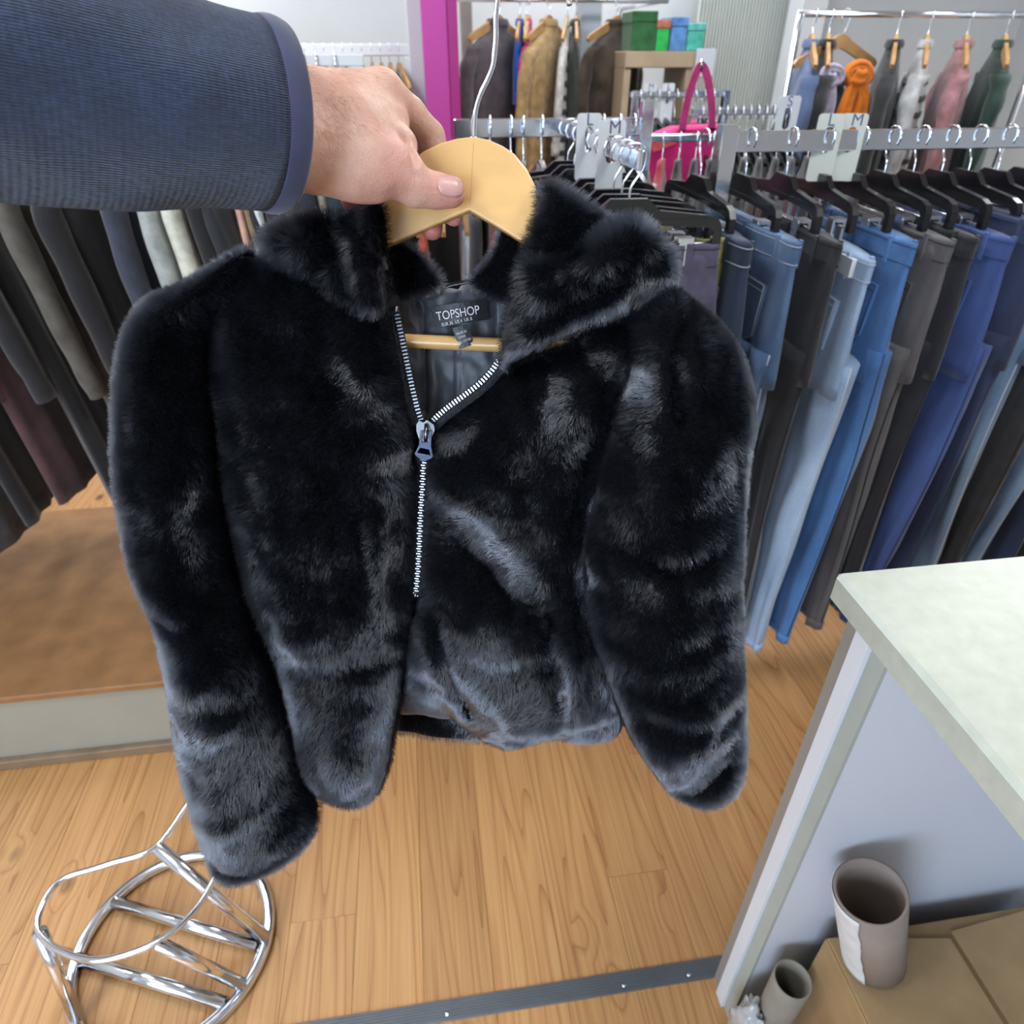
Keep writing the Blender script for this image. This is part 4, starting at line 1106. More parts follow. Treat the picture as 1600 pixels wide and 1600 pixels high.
def trousers(loc, rz, label, m, m_stitch, length=.98, half=.155, group=None, pocket=True, hem=None, seed=0, flare=.085, name='jeans', cat='jeans', m_band=None, thick=.016, leg_top=.088, patch_mat=None):
    """origin: middle of the waist edge; width along x; visible back on +y"""
    t = empty(name, loc, rz, label, cat, group)
    sd = seed*1.7
    w = lambda z, a: (vnoise(3*math.cos(a)+sd, z*6+2*math.sin(a), seed)-.5)
    zc = -.255
    def hip(z, a):
        u = -z/.27
        A = half + .022*math.sin(min(1, u)*1.6) ; B = thick + .012*u
        r = 1 + .10*w(z, a)
        return (A*sup(math.cos(a), .8)*r, B*sup(math.sin(a), .8)*(1+.9*w(z*1.3, a)), z)
    loft_rings(hip, [-.0, -.03, -.06, -.09, -.12, -.15, -.18, -.21, -.24, -.27]).build('seat', m, t, True, True)
    for s in (-1, 1):
        def leg(z, a, s=s):
            u = min(1.0, max(0.0, (-z-.20)/(length-.20)))
            cx = s*(leg_top + .010*math.sin(u*3+sd) - .012*u)
            A = leg_top*(1-u)**1.3*.95 + flare*(1-(1-u)**1.3)*.92 ; B = (thick+.010)*(1-u) + (thick+.002)*u
            fold = .006*math.sin(9*a+sd*2)*u + .006*math.sin(2*a + z*7+sd)
            return (cx + A*sup(math.cos(a), .8)*(1+.10*w(z, a)), (B+fold)*sup(math.sin(a), .8)*(1+.8*w(z*1.1, a)) + .012*math.sin(z*5+sd+s), z)
        zs = [-.20 - (length-.20)*k/22 for k in range(23)]
        lg = loft_rings(leg, zs).build('leg', m, t, True, True)
        def hemf(z, a, s=s):
            x, y, _ = leg(-length+.02, a); cx = s*(leg_top-.012+.010*math.sin(3+sd))
            return (cx+(x-cx)*1.03, y*1.10, z)
        loft_rings(hemf, [-length-.001, -length+.012, -length+.025]).build('hem', m if hem is None else hem, lg, True, True)
        # outer seam
        pts = [leg(z, 0 if s > 0 else math.pi) for z in zs[::2]]
        MB().tube([(p[0], p[1], p[2]) for p in pts], .0016, 5).build('side_seam', m_stitch, lg, True, True)
    def band(z, a):
        x, y, _ = hip(-.002, a); return (x*1.025, y*1.12, z)
    bd = loft_rings(band, [.003, -.001, -.018, -.036, -.038]).build('waistband', m_band or m, t, True, True)
    for z in (-.004, -.035):
        pts = [band(z, 2*math.pi*k/48) for k in range(49)]
        MB().tube([(p[0]*1.004, p[1]*1.03, p[2]) for p in pts], .0011, 4).build('stitching', m_stitch, bd, True, True)
    for a in (.9, math.pi/2, 2.25, 3.6, 5.8):
        x, y, _ = band(-.018, a)
        MB().box((x-.006, y-.003, -.043), (x+.006, y+.003, .006), .001).build('belt_loop', m_band or m, t, False, True)
    if pocket:
        for cx in (-.078, .078):
            out = [(-.060, -.085), (.060, -.085), (.056, -.185), (0, -.212), (-.056, -.185)]
            rows = []
            N = 8
            def surf(x, z):
                # height of the seat at x, z on +y
                A = half + .022*math.sin(min(1, -z/.27)*1.6); B = thick+.012*(-z/.27)
                q = max(0, 1-abs(x/A)**2.5)
                return B*q**.4
            vs = [(cx+x, surf(cx+x, z)+.0045, z) for x, z in out]; vb = [(cx+x, surf(cx+x, z)-.004, z) for x, z in out]
            n = len(vs)
            pk = MB().add(vs+vb, [tuple(range(n))[::-1], tuple(range(n, 2*n))] + [(i, (i+1) % n, n+(i+1) % n, n+i) for i in range(n)]).build('back_pocket', m, t, False, True)
            MB().tube([(p[0]*1 + (cx-p[0])*.06, p[1]+.0012, p[2]) for p in vs+vs[:1]], .0011, 4).build('stitching', m_stitch, pk, True, True)
            MB().tube([(cx-.057, surf(cx-.057, -.095)+.0055, -.097), (cx+.057, surf(cx+.057, -.095)+.0055, -.097)], .0010, 4).build('stitching', m_stitch, pk, True, True)
    if patch_mat is not None:
        MB().box((-half*.86, thick*.75, -.036), (-half*.86+.05, thick*1.1+.004, -.002), .001).build('label_patch', patch_mat, t, False, True)
    return t

# ---- tops and coats (origin: rail; width along x)
def garment(loc, rz, label, m, length=.75, half=.20, thick=.045, group=None, name='shirt', cat='top', seed=0, sleeve=.55, m_sleeve=None, flare=.03, lean=0.0, drop=.145, folds=5, collar=True, m_collar=None, stripes=None):
    t = empty(name, loc, rz, label, cat, group)
    t.rotation_euler = (lean, 0, rz)
    sd = seed*2.3
    z0 = -drop+.045
    def body(z, a):
        q = -(z - z0)
        if q < .03: A = .055 + q*.4
        elif q < .09: A = .067 + (half-.067)*((q-.03)/.06)**.8
        else: A = half*(1-.04*math.sin((q-.09)*4)) + flare*(q-.09)/max(length-.09, .1)
        B = thick*(.45+.55*min(1, q/.15))
        u = min(1, max(0, (q-.1)/.4))
        return (A*sup(math.cos(a), .85), B*sup(math.sin(a), .8)*(1+.35*u*math.sin(folds*2*math.cos(a)*1.6+sd) ) + .012*u*math.sin(3*math.cos(a)+sd*1.3), z)
    zs = [z0, z0-.015, z0-.03, z0-.045, z0-.06, z0-.075, z0-.09] + [z0-.09-(length-.09)*k/16 for k in range(1, 17)]
    if stripes is None:
        loft_rings(body, zs, 36).build('body', m, t, True, True)
    else:
        m2, per = stripes
        loft_rings(body, zs, 36).build('body', m, t, True, True)
        z = z0-.10
        while z > z0-length+.02:
            def band(zz, a):
                x, y, _ = body(zz, a); return (x*1.02+.003*math.cos(a), y+.006*math.sin(a), zz)
            loft_rings(band, [z, z-per*.11, z-per*.22, z-per*.33], 36).build('stripe', m2, t, True, True)
            z -= per
    if sleeve:
        for s in (-1, 1):
            P = [(s*(half-.035), 0, z0-.085), (s*(half+.020), .004*seed % .02, z0-.16), (s*(half+.040), .01, z0-.30), (s*(half+.035), .015, z0-.30-(sleeve-.30)*.6), (s*(half+.020), .02, z0-sleeve)]
            pts = catmull(P, 5); n = len(pts)
            rs = [(.052-.020*i/(n-1))*(1+.10*math.sin(i*1.3+sd)) for i in range(n)]
            mb = MB(); rings = []
            for p, r in zip(pts, rs):
                rings.append([(p[0]+r*.9*math.cos(a), p[1]+min(r*.62, thick*.85)*math.sin(a), p[2]) for a in [2*math.pi*k/16 for k in range(16)]])
            mb.loft(rings); sl = mb.build('sleeve', m_sleeve or m, t, True, True)
            pe = pts[-1]; r = rs[-1]
            MB().loft([[(pe[0]+r*.95*math.cos(a), pe[1]+min(r*.66, thick*.9)*math.sin(a), pe[2]+dz) for a in [2*math.pi*k/16 for k in range(16)]] for dz in (.045, -.003)]).build('cuff', m_collar or m_sleeve or m, sl, True, True)
    if collar:
        rings = []
        for q, k in ((.0, 1.15), (.012, 1.22), (.026, 1.02)):
            rings.append([(.058*k*math.cos(a), thick*.55*k*math.sin(a), z0-.008+q) for a in [2*math.pi*j/20 for j in range(20)]])
        MB().loft(rings, False, False).build('collar', m_collar or m, t, True, True)
    return t
def bar(mb, p, q, w, h):
    """rectangular bar from p to q (horizontal or vertical), w across, h high"""
    p, q = Vector(p), Vector(q); d = (q-p)
    if abs(d.z) > .9*d.length: lo = (p.x-w/2, p.y-h/2, min(p.z, q.z)); hi = (p.x+w/2, p.y+h/2, max(p.z, q.z))
    elif abs(d.x) > abs(d.y): lo = (min(p.x, q.x), p.y-w/2, p.z-h); hi = (max(p.x, q.x), p.y+w/2, p.z)
    else: lo = (p.x-w/2, min(p.y, q.y), p.z-h); hi = (p.x+w/2, max(p.y, q.y), p.z)
    return mb.box(lo, hi, min(.002, w/5))
def size_sign(txt, loc, rz, label, w=.050, h=.122, letters=1, tint=None, ink=None):
    """divider hung on a rail; origin at the rail top"""
    t = empty('size_divider', loc, rz, label, 'sign')
    m = tint or M_white_plastic
    cz = .028 - h/2
    out = rrect(w, h, .007, 5, 0, cz); inn = rrect(.016, .046, .0078, 5, 0, -.018)
    b = MB(); ring_prism(b, out[::-1], inn[::-1], -.0012, .0012, XZ)
    b.build('plate', m, t, False, True)
    me_o = text_mesh(txt, .021, ink or mat('grey sign ink', srgb(96, 104, 128), rough=.6, var=.02), t)
    me_o.location = (-.0068*len(txt), -.0018, .0075-.0005)
    me_o.rotation_euler = (math.pi/2, 0, 0)
    return t
def text_mesh(txt, cap, m, parent, name='lettering', bold=0.0):
    c = bpy.data.curves.new(name, 'FONT'); c.body = txt; c.size = cap/.70; c.extrude = .0002; c.offset = bold*cap
    tmp = bpy.data.objects.new(name, c); COL.objects.link(tmp)
    bpy.context.view_layer.update()
    dg = bpy.context.evaluated_depsgraph_get()
    me = bpy.data.meshes.new_from_object(tmp.evaluated_get(dg))
    bpy.data.objects.remove(tmp, do_unlink=True)
    me.materials.clear(); me.materials.append(m)
    o = bpy.data.objects.new(name, me); COL.objects.link(o)
    if parent is not None: o.parent = parent
    return o
# ================================================================== shop fittings: placing
V3 = lambda p: (float(p[0]), float(p[1]), float(p[2]))
RZ = 1.475                                            # top of the rails
# ---- jeans rack
rb = empty('clothes_rack', (.63, 1.45, 0), 0, 'chrome rack holding the jeans, with a square post at its end', 'clothes rack')
bar(MB(), (.63, 1.45, RZ), (2.35, 1.45, RZ), .012, .038).build('rail', M_chrome, rb)
for x in (.632, 2.35):
    bar(MB(), (x, 1.45, .03), (x, 1.45, RZ+.012), .034, .034).build('post', M_chrome, rb)
    bar(MB(), (x, 1.15, .035), (x, 1.75, .035), .034, .03).build('foot', M_chrome, rb)
st_white = mat('pale stitching', srgb(186, 192, 200), rough=.8, var=.05)
st_navy = mat('navy stitching', srgb(44, 58, 90), rough=.8, var=.05)
st_black = mat('black stitching', srgb(22, 23, 26), rough=.8, var=.05)
J = [  # x of the pair, z of the waist, length, denim, stitching, label, extra
    (.588, 1.320, .96, denim('dark indigo denim', (38, 54, 80), (52, 76, 112)), st_white, 'dark indigo jeans hung first beside the square chrome post', dict(half=.150, seed=1)),
    (.684, 1.320, .97, denim('mid blue denim', (74, 104, 146), (128, 160, 200), .8), st_white, 'mid blue jeans with pale stitched back pocket, beside the black trousers', dict(half=.158, seed=2, flare=.080)),
    (.772, 1.315, .93, fabric((30, 32, 37), 'black twill'), st_black, 'black trousers between the mid blue and the light wash jeans', dict(half=.150, seed=3, pocket=False, name='trousers', cat='trousers', flare=.07)),
    (.850, 1.285, .98, denim('light wash denim', (150, 178, 212), (186, 208, 232), .7), st_white, 'light wash jeans with a white waist patch and frayed hem', dict(half=.155, seed=4, flare=.105, patch_mat=M_white_plastic)),
    (.922, 1.312, .99, denim('bright blue denim', (64, 108, 164), (96, 146, 204), .7), st_navy, 'bright blue jeans hung behind the light wash pair', dict(half=.158, seed=5, flare=.105)),
    (.990, 1.312, .96, denim('grey brown denim', (86, 82, 82), (116, 112, 112), .6), st_black, 'grey-brown jeans hung behind the bright blue pair', dict(half=.152, seed=6, flare=.08)),
    (1.055, 1.315, .90, fabric((24, 26, 34), 'blue black twill'), st_black, 'blue-black trousers hung behind the grey-brown jeans', dict(half=.152, seed=7, pocket=False, name='trousers', cat='trousers')),
    (1.120, 1.312, .97, denim('royal blue denim', (52, 74, 134), (84, 110, 172), .6), st_navy, 'royal blue jeans above the counter corner', dict(half=.155, seed=8)),
    (1.182, 1.335, .96, denim('deep navy denim', (34, 44, 72), (56, 72, 110), .6), st_navy, 'deep navy jeans hung next to the royal blue pair', dict(half=.155, seed=9)),
    (1.250, 1.340, .95, denim('steel blue denim', (92, 118, 146), (140, 164, 188), .6), st_white, 'steel blue jeans further along the jeans rail', dict(half=.155, seed=10)),
    (1.322, 1.335, .96, fabric((40, 40, 44), 'charcoal twill'), st_black, 'charcoal trousers further along the jeans rail', dict(half=.155, seed=11, pocket=False, name='trousers', cat='trousers')),
    (1.395, 1.335, .97, denim('faded blue denim', (116, 146, 186), (160, 186, 216), .6), st_white, 'faded pale blue jeans near the far end of the jeans rail', dict(half=.155, seed=12)),
    (1.470, 1.335, .96, denim('inky denim', (38, 52, 84), (60, 82, 122), .6), st_navy, 'inky blue jeans near the far end of the jeans rail', dict(half=.155, seed=13)),
    (1.550, 1.335, .96, denim('washed black denim', (58, 60, 66), (88, 92, 98), .6), st_black, 'washed black jeans near the far end of the jeans rail', dict(half=.155, seed=14)),
]
for i, (x, z, L, m, st, lab_, kw) in enumerate(J):
    turn = math.radians(90 - [0, 2, 4, 6, 5, 3, 6, 4, 3, 5, 4, 6, 3, 4][i])
    kw['half'] = kw['half'] + .028; kw.setdefault('flare', .095)
    trousers((x, 1.365, z), turn, lab_, m, st, L+.02, leg_top=.102, **kw)
    clip_hanger((x, 1.45, RZ), turn, 'black plastic clip hanger on the jeans rail carrying the ' + lab_.split(' hung')[0].split(' with')[0].split(' further')[0].split(' near')[0].split(' between')[0].split(' above')[0], 'clip hangers on the jeans rack', sc_=1.18)
sg_cream = mat('cream plastic', srgb(214, 216, 206), rough=.45, var=.03)
sg_p = mat('purple sign ink', srgb(140, 110, 170), rough=.6, var=.02)
size_sign('S', (.905, 1.75, 1.492), math.radians(-10), 'white size divider reading S, behind the jeans rail', ink=sg_p, h=.10)
size_sign('L', (.845, 1.45, RZ), math.radians(-18), 'cream size divider reading L on the jeans rail', tint=sg_cream)
size_sign('M', (.895, 1.45, RZ), math.radians(-18), 'cream size divider reading M on the jeans rail', tint=sg_cream)

# ---- rack with the trousers that face the camera
ra = empty('clothes_rack', (.37, 1.8, 0), 0, 'chrome two-bar rack behind the wooden hanger, with L and M dividers', 'clothes rack')
bar(MB(), (.12, 1.83, RZ), (.60, 1.83, RZ), .012, .040).build('rail', M_chrome, ra)
bar(MB(), (.372, 1.17, RZ-.0005), (.372, 1.824, RZ-.0005), .010, .030).build('rail', M_chrome, ra)
for x in (.135, .585):
    bar(MB(), (x, 1.83, .03), (x, 1.83, RZ+(.035 if x > .4 else -.004)), .030, .030 if x > .4 else .011).build('post', M_chrome, ra)
    bar(MB(), (x, 1.6, .03), (x, 2.1, .03), .03, .03).build('foot', M_chrome, ra)
TA = [(1.215, (92, 88, 116), 'slate purple shorts clipped to the front hanger of the L and M rack', .42),
      (1.262, (176, 166, 88), 'olive yellow trousers hung right behind the slate purple shorts', .80),
      (1.318, (40, 44, 58), 'navy trousers third from the front on the L and M rack', .90),
      (1.385, (62, 72, 98), 'blue-grey trousers just behind the M divider', .92),
      (1.450, (30, 30, 34), 'black trousers hung between the M and L dividers', .92),
      (1.580, (52, 46, 48), 'brown-black trousers hung just behind the L divider', .92),
      (1.650, (70, 76, 86), 'grey trousers second from the back on the L and M rack', .92),
      (1.720, (36, 40, 52), 'blue-black trousers at the back of the L and M rack', .92)]
for i, (y, c, lab_, L) in enumerate(TA):
    a = math.radians([-3, -5, 2, -4, 3, -2, 4, 0][i])
    trousers((.372, y, 1.318), a+math.pi, lab_, fabric(c), fabric(tuple(int(v*.7) for v in c)), L, seed=20+i, pocket=False, name='shorts' if i == 0 else 'trousers', cat='shorts' if i == 0 else 'trousers', half=.190 if i == 1 else .160 if i else .165, flare=.11 if i == 0 else .085, leg_top=.095)
    clip_hanger((.372, y, RZ), a, 'black plastic clip hanger on the L and M rack carrying the ' + lab_.split(' clipped')[0].split(' hung')[0].split(' third')[0].split(' just')[0].split(' second')[0].split(' at')[0], 'clip hangers on the L and M rack', sc_=1.08)
size_sign('L', (.372, 1.53, RZ), math.radians(-3), 'white size divider reading L on the chrome rack')
size_sign('M', (.372, 1.355, RZ), math.radians(-3), 'white size divider reading M, nearest on the chrome rack')
# hangers along the cross bar
for i, x in enumerate((.165, .205, .255, .285, .330, .440, .480, .520, .555)):
    lb = 'dark garment number %d from the post on the chrome cross bar' % (i+1)
    cc = [(34, 32, 36), (120, 60, 56), (28, 28, 32), (96, 80, 72), (150, 134, 140), (30, 32, 40), (44, 40, 44), (24, 26, 30), (60, 62, 72)][i]
    nm = ['black', 'dull red', 'jet black', 'brown', 'dusty lilac', 'ink blue', 'plum black', 'coal black', 'slate grey'][i]
    garment((x, 1.83, RZ), math.radians(84+3*(i % 3)), nm + ' top hung on the chrome cross bar behind the wooden hanger', fabric(cc), length=.6, half=.17, thick=.018, seed=i, sleeve=.42, collar=False)
    slim_hanger((x, 1.83, RZ), math.radians(84+3*(i % 3)), 'slim black hanger carrying the ' + nm + ' top on the cross bar', 'slim hangers on the cross bar')

# ---- rack along the left, garments seen edge on
rf = empty('clothes_rack', (-.9, 1.85, 0), 0, 'long white rail of dark garments at the far side of the arm', 'clothes rack')
bar(MB(), (-2.3, 1.85, 1.60), (-.075, 1.85, 1.60), .022, .022).build('rail', M_white_paint, rf)
for x in (-2.28, -.09):
    zf = .263 if x < -1 else .0
    bar(MB(), (x, 1.85, zf+.03), (x, 1.85, 1.578), .026, .026).build('post', M_white_paint, rf)
    bar(MB(), (x, 1.6, zf+.03), (x, 2.1, zf+.03), .026, .026).build('foot', M_white_paint, rf)
GF = [  # colour, name
    (-1.750, (60, 62, 70), 'slate'), (-1.638, (30, 30, 34), 'soot black'), (-1.526, (110, 96, 90), 'taupe'), (-1.414, (36, 44, 58), 'midnight blue'), (-1.302, (70, 70, 74), 'mid grey'), (-1.190, (24, 24, 28), 'ebony'),
    (-1.078, (80, 50, 54), 'wine'), (-0.966, (34, 36, 40), 'graphite'), (-0.854, (96, 92, 84), 'oatmeal'), (-0.742, (28, 28, 32), 'onyx'), (-0.630, (58, 64, 80), 'blue-grey'),
    (-0.561, (176, 182, 178), 'pale grey knitted'), (-0.514, (218, 218, 200), 'cream'), (-0.465, (18, 18, 21), 'black long'), (-0.435, (30, 34, 38), 'charcoal'), (-0.415, (16, 16, 18), 'jet'), (-0.396, (214, 168, 148), 'peach'), (-0.365, (26, 26, 28), 'raven'), (-0.319, (214, 226, 222), 'white'), (-0.341, (134, 118, 86), 'khaki brown'),
    (-0.289, (18, 18, 20), 'pitch black'), (-0.300, (208, 216, 218), 'off-white'), (-0.267, (52, 52, 56), 'dotted grey'), (-0.237, (20, 24, 44), 'navy'), (-0.205, (128, 122, 108), 'stone'), (-0.178, (26, 48, 58), 'dark teal'), (-0.138, (18, 18, 22), 'black crepe'),
    (-0.060, (30, 30, 30), 'black wool'), (0.029, (216, 84, 30), 'orange'), (0.084, (22, 24, 22), 'bottle black'), (0.140, (200, 206, 210), 'silver white')]
rl = empty('clothes_rack', (.05, 1.95, 0), 0, 'low chrome rail behind the neck opening of the coat', 'clothes rack')
bar(MB(), (-.11, 1.95, 1.40), (.20, 1.95, 1.40), .016, .016).build('rail', M_chrome, rl)
for x in (-.10, .19):
    bar(MB(), (x, 1.95, .03), (x, 1.95, 1.384), .02, .02).build('post', M_chrome, rl)
    bar(MB(), (x, 1.75, .03), (x, 2.15, .03), .02, .02).build('foot', M_chrome, rl)
for i, (x, c, nm) in enumerate(GF):
    low = nm in ('black wool', 'orange', 'bottle black', 'silver white')
    yr, zr = (1.95, 1.40) if low else (1.85, 1.60)
    L = [1.02, .94, .88, 1.0][i % 4]
    thin = .013 if nm in ('peach', 'white', 'khaki brown', 'off-white', 'orange', 'silver white', 'stone') else .026
    garment((x, yr, zr), math.radians(42 if nm in ('black wool', 'bottle black') else 86 + (i*37 % 9)), nm + (' garment on the low rail seen through the neck opening' if low else ' garment hung among the row on the long white rail'), fabric(c), length=L, half=.20, thick=thin, seed=i+40, sleeve=.58, lean=math.radians(-7 if x < -.2 else -2), collar=False, name='dress' if i % 3 else 'coat', cat='garment')
    if x > -1.9:
        wood_hanger((x, yr, zr), math.radians(86 + (i*37 % 9)), 'wooden hanger carrying the ' + nm + ' garment', 'wooden hangers on the long white rail')

# ---- low platform under that rail
pf = empty('platform', (-1.2, 1.6, 0), 0, 'low beige display platform with a wooden skirting strip', 'platform')
MB().box((-2.6, 1.325, 0.0), (-.50, 2.2, .24), .004).build('plinth', mat('beige laminate', srgb(176, 172, 156), rough=.6, var=.04, scale=4), pf)
MB().box((-2.6, 1.305, 0.0), (-.50, 1.3245, .032), .003).build('skirting', mat('dull oak strip', srgb(150, 128, 100), rough=.5, var=.12, scale=12), pf)
MB().box((-2.6, 1.315, .2405), (-.50, 2.2, .262), .003).build('deck_board', mat('tan board', srgb(168, 122, 78), rough=.5, var=.12, scale=12), pf)

# ---- counter at the right
ct = empty('counter', (.9, 0.1, 0), 0, 'white shop counter with a cream stone-effect top beside the jeans', 'counter')
MB().box((.46, -1.3, 1.058), (1.15, .56, 1.10), .006).build('worktop', mat('cream worktop', srgb(200, 204, 190), rough=.35, var=.04, scale=50), ct)
M_lam = mat('white laminate', srgb(228, 232, 240), rough=.45, var=.015, scale=2)
MB().box((.512, .488, 0), (1.12, .560, 1.0575)).build('end_panel', M_lam, ct)
MB().box((1.10, -1.28, 0), (1.12, .4875, 1.0575)).build('front_panel', M_lam, ct)
MB().box((.506, .4875, 0), (.5115, .5135, 1.0575)).build('edge_strip', mat('grey green strip', srgb(184, 190, 182), rough=.5, var=.02), ct)
MB().box((.500, .514, 0), (.5115, .541, 1.0575)).build('upright', mat('bright white strip', srgb(240, 244, 250), rough=.4, var=.01), ct)
MB().box((.506, .5415, 0), (.5115, .566, 1.0575)).build('edge_trim', mat('warm grey strip', srgb(160, 154, 146), rough=.5, var=.02), ct)
# things kept under the counter
M_card = mat('cardboard', srgb(170, 138, 96), rough=.85, var=.08, scale=14, bump=.1)
bx = empty('cardboard_box', (.72, .30, 0), 0, 'brown cardboard box standing under the counter', 'box')
BX0, BX1, BY0, BY1, BZ = .578, .98, .05, .452, .405
MB().box((BX0, BY0, 0), (BX1, BY1, BZ), .002).build('carton', M_card, bx)
fq = lambda u, v, w: (u, v, BZ+.001+w)
MB().prism([(BX0+.004, BY0+.01), (BX0+.20, BY0+.01), (BX0+.20, BY1-.03), (BX0+.004, BY1-.002)], 0, .004, fq).build('flap', mat('cardboard flap', srgb(184, 152, 108), rough=.85, var=.08, scale=14), bx)
MB().prism([(BX0+.21, BY0+.01), (BX1-.004, BY0+.01), (BX1-.004, BY1-.004), (BX0+.21, BY1-.02)], 0, .004, fq).build('flap', mat('cardboard flap', srgb(184, 152, 108)), bx)
def roll(base, top, r, label, m_out, torn=None):
    base, top = Vector(base), Vector(top); h = (top-base).length
    t = empty('cardboard_tube', base, 0, label, 'tube')
    t.rotation_euler = (top-base).to_track_quat('Z', 'Y').to_euler()
    n = 40; cs = [(math.cos(2*math.pi*k/n), math.sin(2*math.pi*k/n)) for k in range(n)]
    prof = [(r*.90, 0), (r*.95, .0), (r*.97, h*.5), (r*1.02, h), (r*.93, h), (r*.90, h*.9), (r*.85, .004)]
    MB().loft([[(c*q, s_*q, z) for c, s_ in cs] for q, z in prof], False, True).build('tube_wall', m_out, t, True, True)
    if torn:
        R3 = t.rotation_euler.to_matrix().transposed(); loc_ = lambda d: math.atan2((R3 @ Vector(d)).y, (R3 @ Vector(d)).x)
        al, ac = loc_(-RT), loc_(CAM - np.array(base)); dd = (ac-al+math.pi) % (2*math.pi) - math.pi; sg_ = 1 if dd > 0 else -1
        a0, a1 = al - sg_*1.1, al + sg_*(abs(dd) - .35); N, rows = 26, 16; vs, fs = [], []
        for j in range(rows+1):
            z = h*j/rows*.998
            jit = .10*(vnoise(j*.9, 3.3, 4)-.5)
            for k in range(N+1):
                a = a0+(a1+jit-a0)*k/N; q = r*(.975+.07*j/rows)
                vs.append((q*math.cos(a), q*math.sin(a), z))
        for j in range(rows):
            for k in range(N):
                q = j*(N+1)+k; fs.append((q, q+1, q+N+2, q+N+1))
        o = MB().add(vs, fs).build('torn_wrapper', mat('white torn paper', srgb(230, 232, 230), rough=.8, var=.05, scale=40, bump=.3, bscale=120), t, True, True)
        sdm = o.modifiers.new('thick', 'SOLIDIFY'); sdm.thickness = .0012; sdm.offset = 1
    return t
B_, T_ = atX(1366, 1494, .632), atX(1360, 1392, .568)
roll(B_, T_, .047, 'leaning cardboard tube with torn white paper wrapper on the box', mat('taupe card', srgb(158, 142, 130), rough=.8, var=.05), torn=(math.radians(150), math.radians(262)))
p2_ = atY(1238, 1530, .43)
roll((p2_[0], p2_[1], 0.0), (p2_[0]+.001, p2_[1], p2_[2]), .030, 'narrow grey cardboard tube standing between the box and the counter end', mat('grey card', srgb(150, 142, 128), rough=.8, var=.06))
p3_ = atY(1196, 1540, .435)
bmx = bmesh.new(); bmesh.ops.create_icosphere(bmx, subdivisions=4, radius=1.0)
for v in bmx.verts:
    q = v.co.copy(); k = 1 + .55*(vnoise(q.x*2.6+5, q.y*2.6+q.z*3.1, 2)-.5) + .3*(vnoise(q.x*7+q.z*5, q.y*7, 6)-.5)
    wz = .115
    v.co = Vector((q.x*.024*k, q.y*.030*k, max(-wz, q.z*wz*k)))
bme = bpy.data.meshes.new('crumpled_bag'); bmx.to_mesh(bme); bmx.free()
bg = link('crumpled_bag', bme, mat('grey plastic film', srgb(196, 200, 202), rough=.18, var=.1, scale=30, coat=.4), None)
bg.location = (p3_[0], p3_[1], .1155)
tag(bg, 'crumpled pale plastic bag standing on the floor at the counter end', 'bag')
# threshold strip on the floor
th = empty('threshold_strip', (.2, .585, 0), 0, 'ribbed grey metal threshold strip screwed to the floor', 'floor strip')
M_ts = mat('grey anodised metal', srgb(118, 124, 130), rough=.45, metal=.5, var=.05)
MB().box((-.62, .566, .0003), (.62, .604, .003), .0008).build('strip', M_ts, th)
for k in range(7):
    MB().box((-.62, .569+.005*k, .003), (.62, .5715+.005*k, .0042)).build('rib', M_ts, th)
for xs in (.455, .315, -.05, -.4):
    MB().loft([[(xs+.0050*q*math.cos(a), .578+.0042*q*math.sin(a), z) for a in [2*math.pi*k/14 for k in range(14)]] for q, z in ((1, .0035), (1, .0045), (.6, .0055))]).build('screw', M_chrome, th, True)

# ---- chrome stand at the lower left
cs_ = empty('chrome_stand', (-.62, .78, 0), 0, 'round chrome tube stand on the floor under the left sleeve', 'stand')
ring = [(-.625+.197*math.cos(a), .785+.197*math.sin(a), .013) for a in [2*math.pi*k/64 for k in range(65)]]
MB().tube(ring, .0125, 12, False).build('base_ring', M_chrome, cs_, True)
hp_ = [V3(atZ(x, y, .27)) for x, y in ((245, 1322), (310, 1242), (352, 1290), (346, 1342), (312, 1412), (245, 1472), (140, 1500), (60, 1455), (90, 1380), (170, 1350))]
MB().tube([tuple(p) for p in catmull(hp_, 8, True)]+[hp_[0]], .0060, 10, False).build('upper_hoop', M_chrome, cs_, True)
for (xa, ya, za), (xb, yb, zb), r in (((243, 1322, .268), (415, 1466, .022), .0135), ((244, 1472, .268), (378, 1538, .022), .0125), ((178, 1410, .014), (402, 1477, .014), .0135), ((95, 1490, .014), (352, 1568, .014), .0135), ((62, 1455, .268), (120, 1590, .02), .0125)):
    MB().tube([V3(atZ(xa, ya, za)), V3(atZ(xb, yb, zb))], r, 12).build('leg' if za > .1 else 'cross_tube', M_chrome, cs_, True)

# ================================================================== the back of the shop
# ribbed wall panel
pa, pb = atY(1085, 60, 4.25), atY(1252, 60, 4.25)
rw = MB(); nx = 34
x0_, x1_ = pa[0], pb[0]
ww = (x1_-x0_)/nx
for k in range(nx):
    xx = x0_ + k*ww
    rw.box((xx+ww*.14, 4.235, .02), (xx+ww*.86, 4.262, 2.6), .003)
rwp = empty('ribbed_panel', (x0_, 4.25, 0), 0, 'white vertically ribbed wall panel behind the racks', 'wall panel')
rw.build('ribs', mat('white ribbed board', srgb(206, 212, 206), rough=.55, var=.02), rwp)
tag(rwp.children[0], kind='stuff')
MB().box((x0_, 4.263, .0), (x1_, 4.30, 2.62)).build('backing_board', mat('grey board', srgb(172, 176, 168), rough=.7, var=.03), rwp)
pc, pd = atY(1237, 60, 4.1), atY(1262, 60, 4.1)
MB().box((pc[0], 4.05, 0), (pd[0]+.05, 4.2, 2.7), .004).build('door_frame_post', M_white_paint, None)
tag(bpy.data.objects['door_frame_post'], 'white upright post between the ribbed panel and the scarves', 'post')
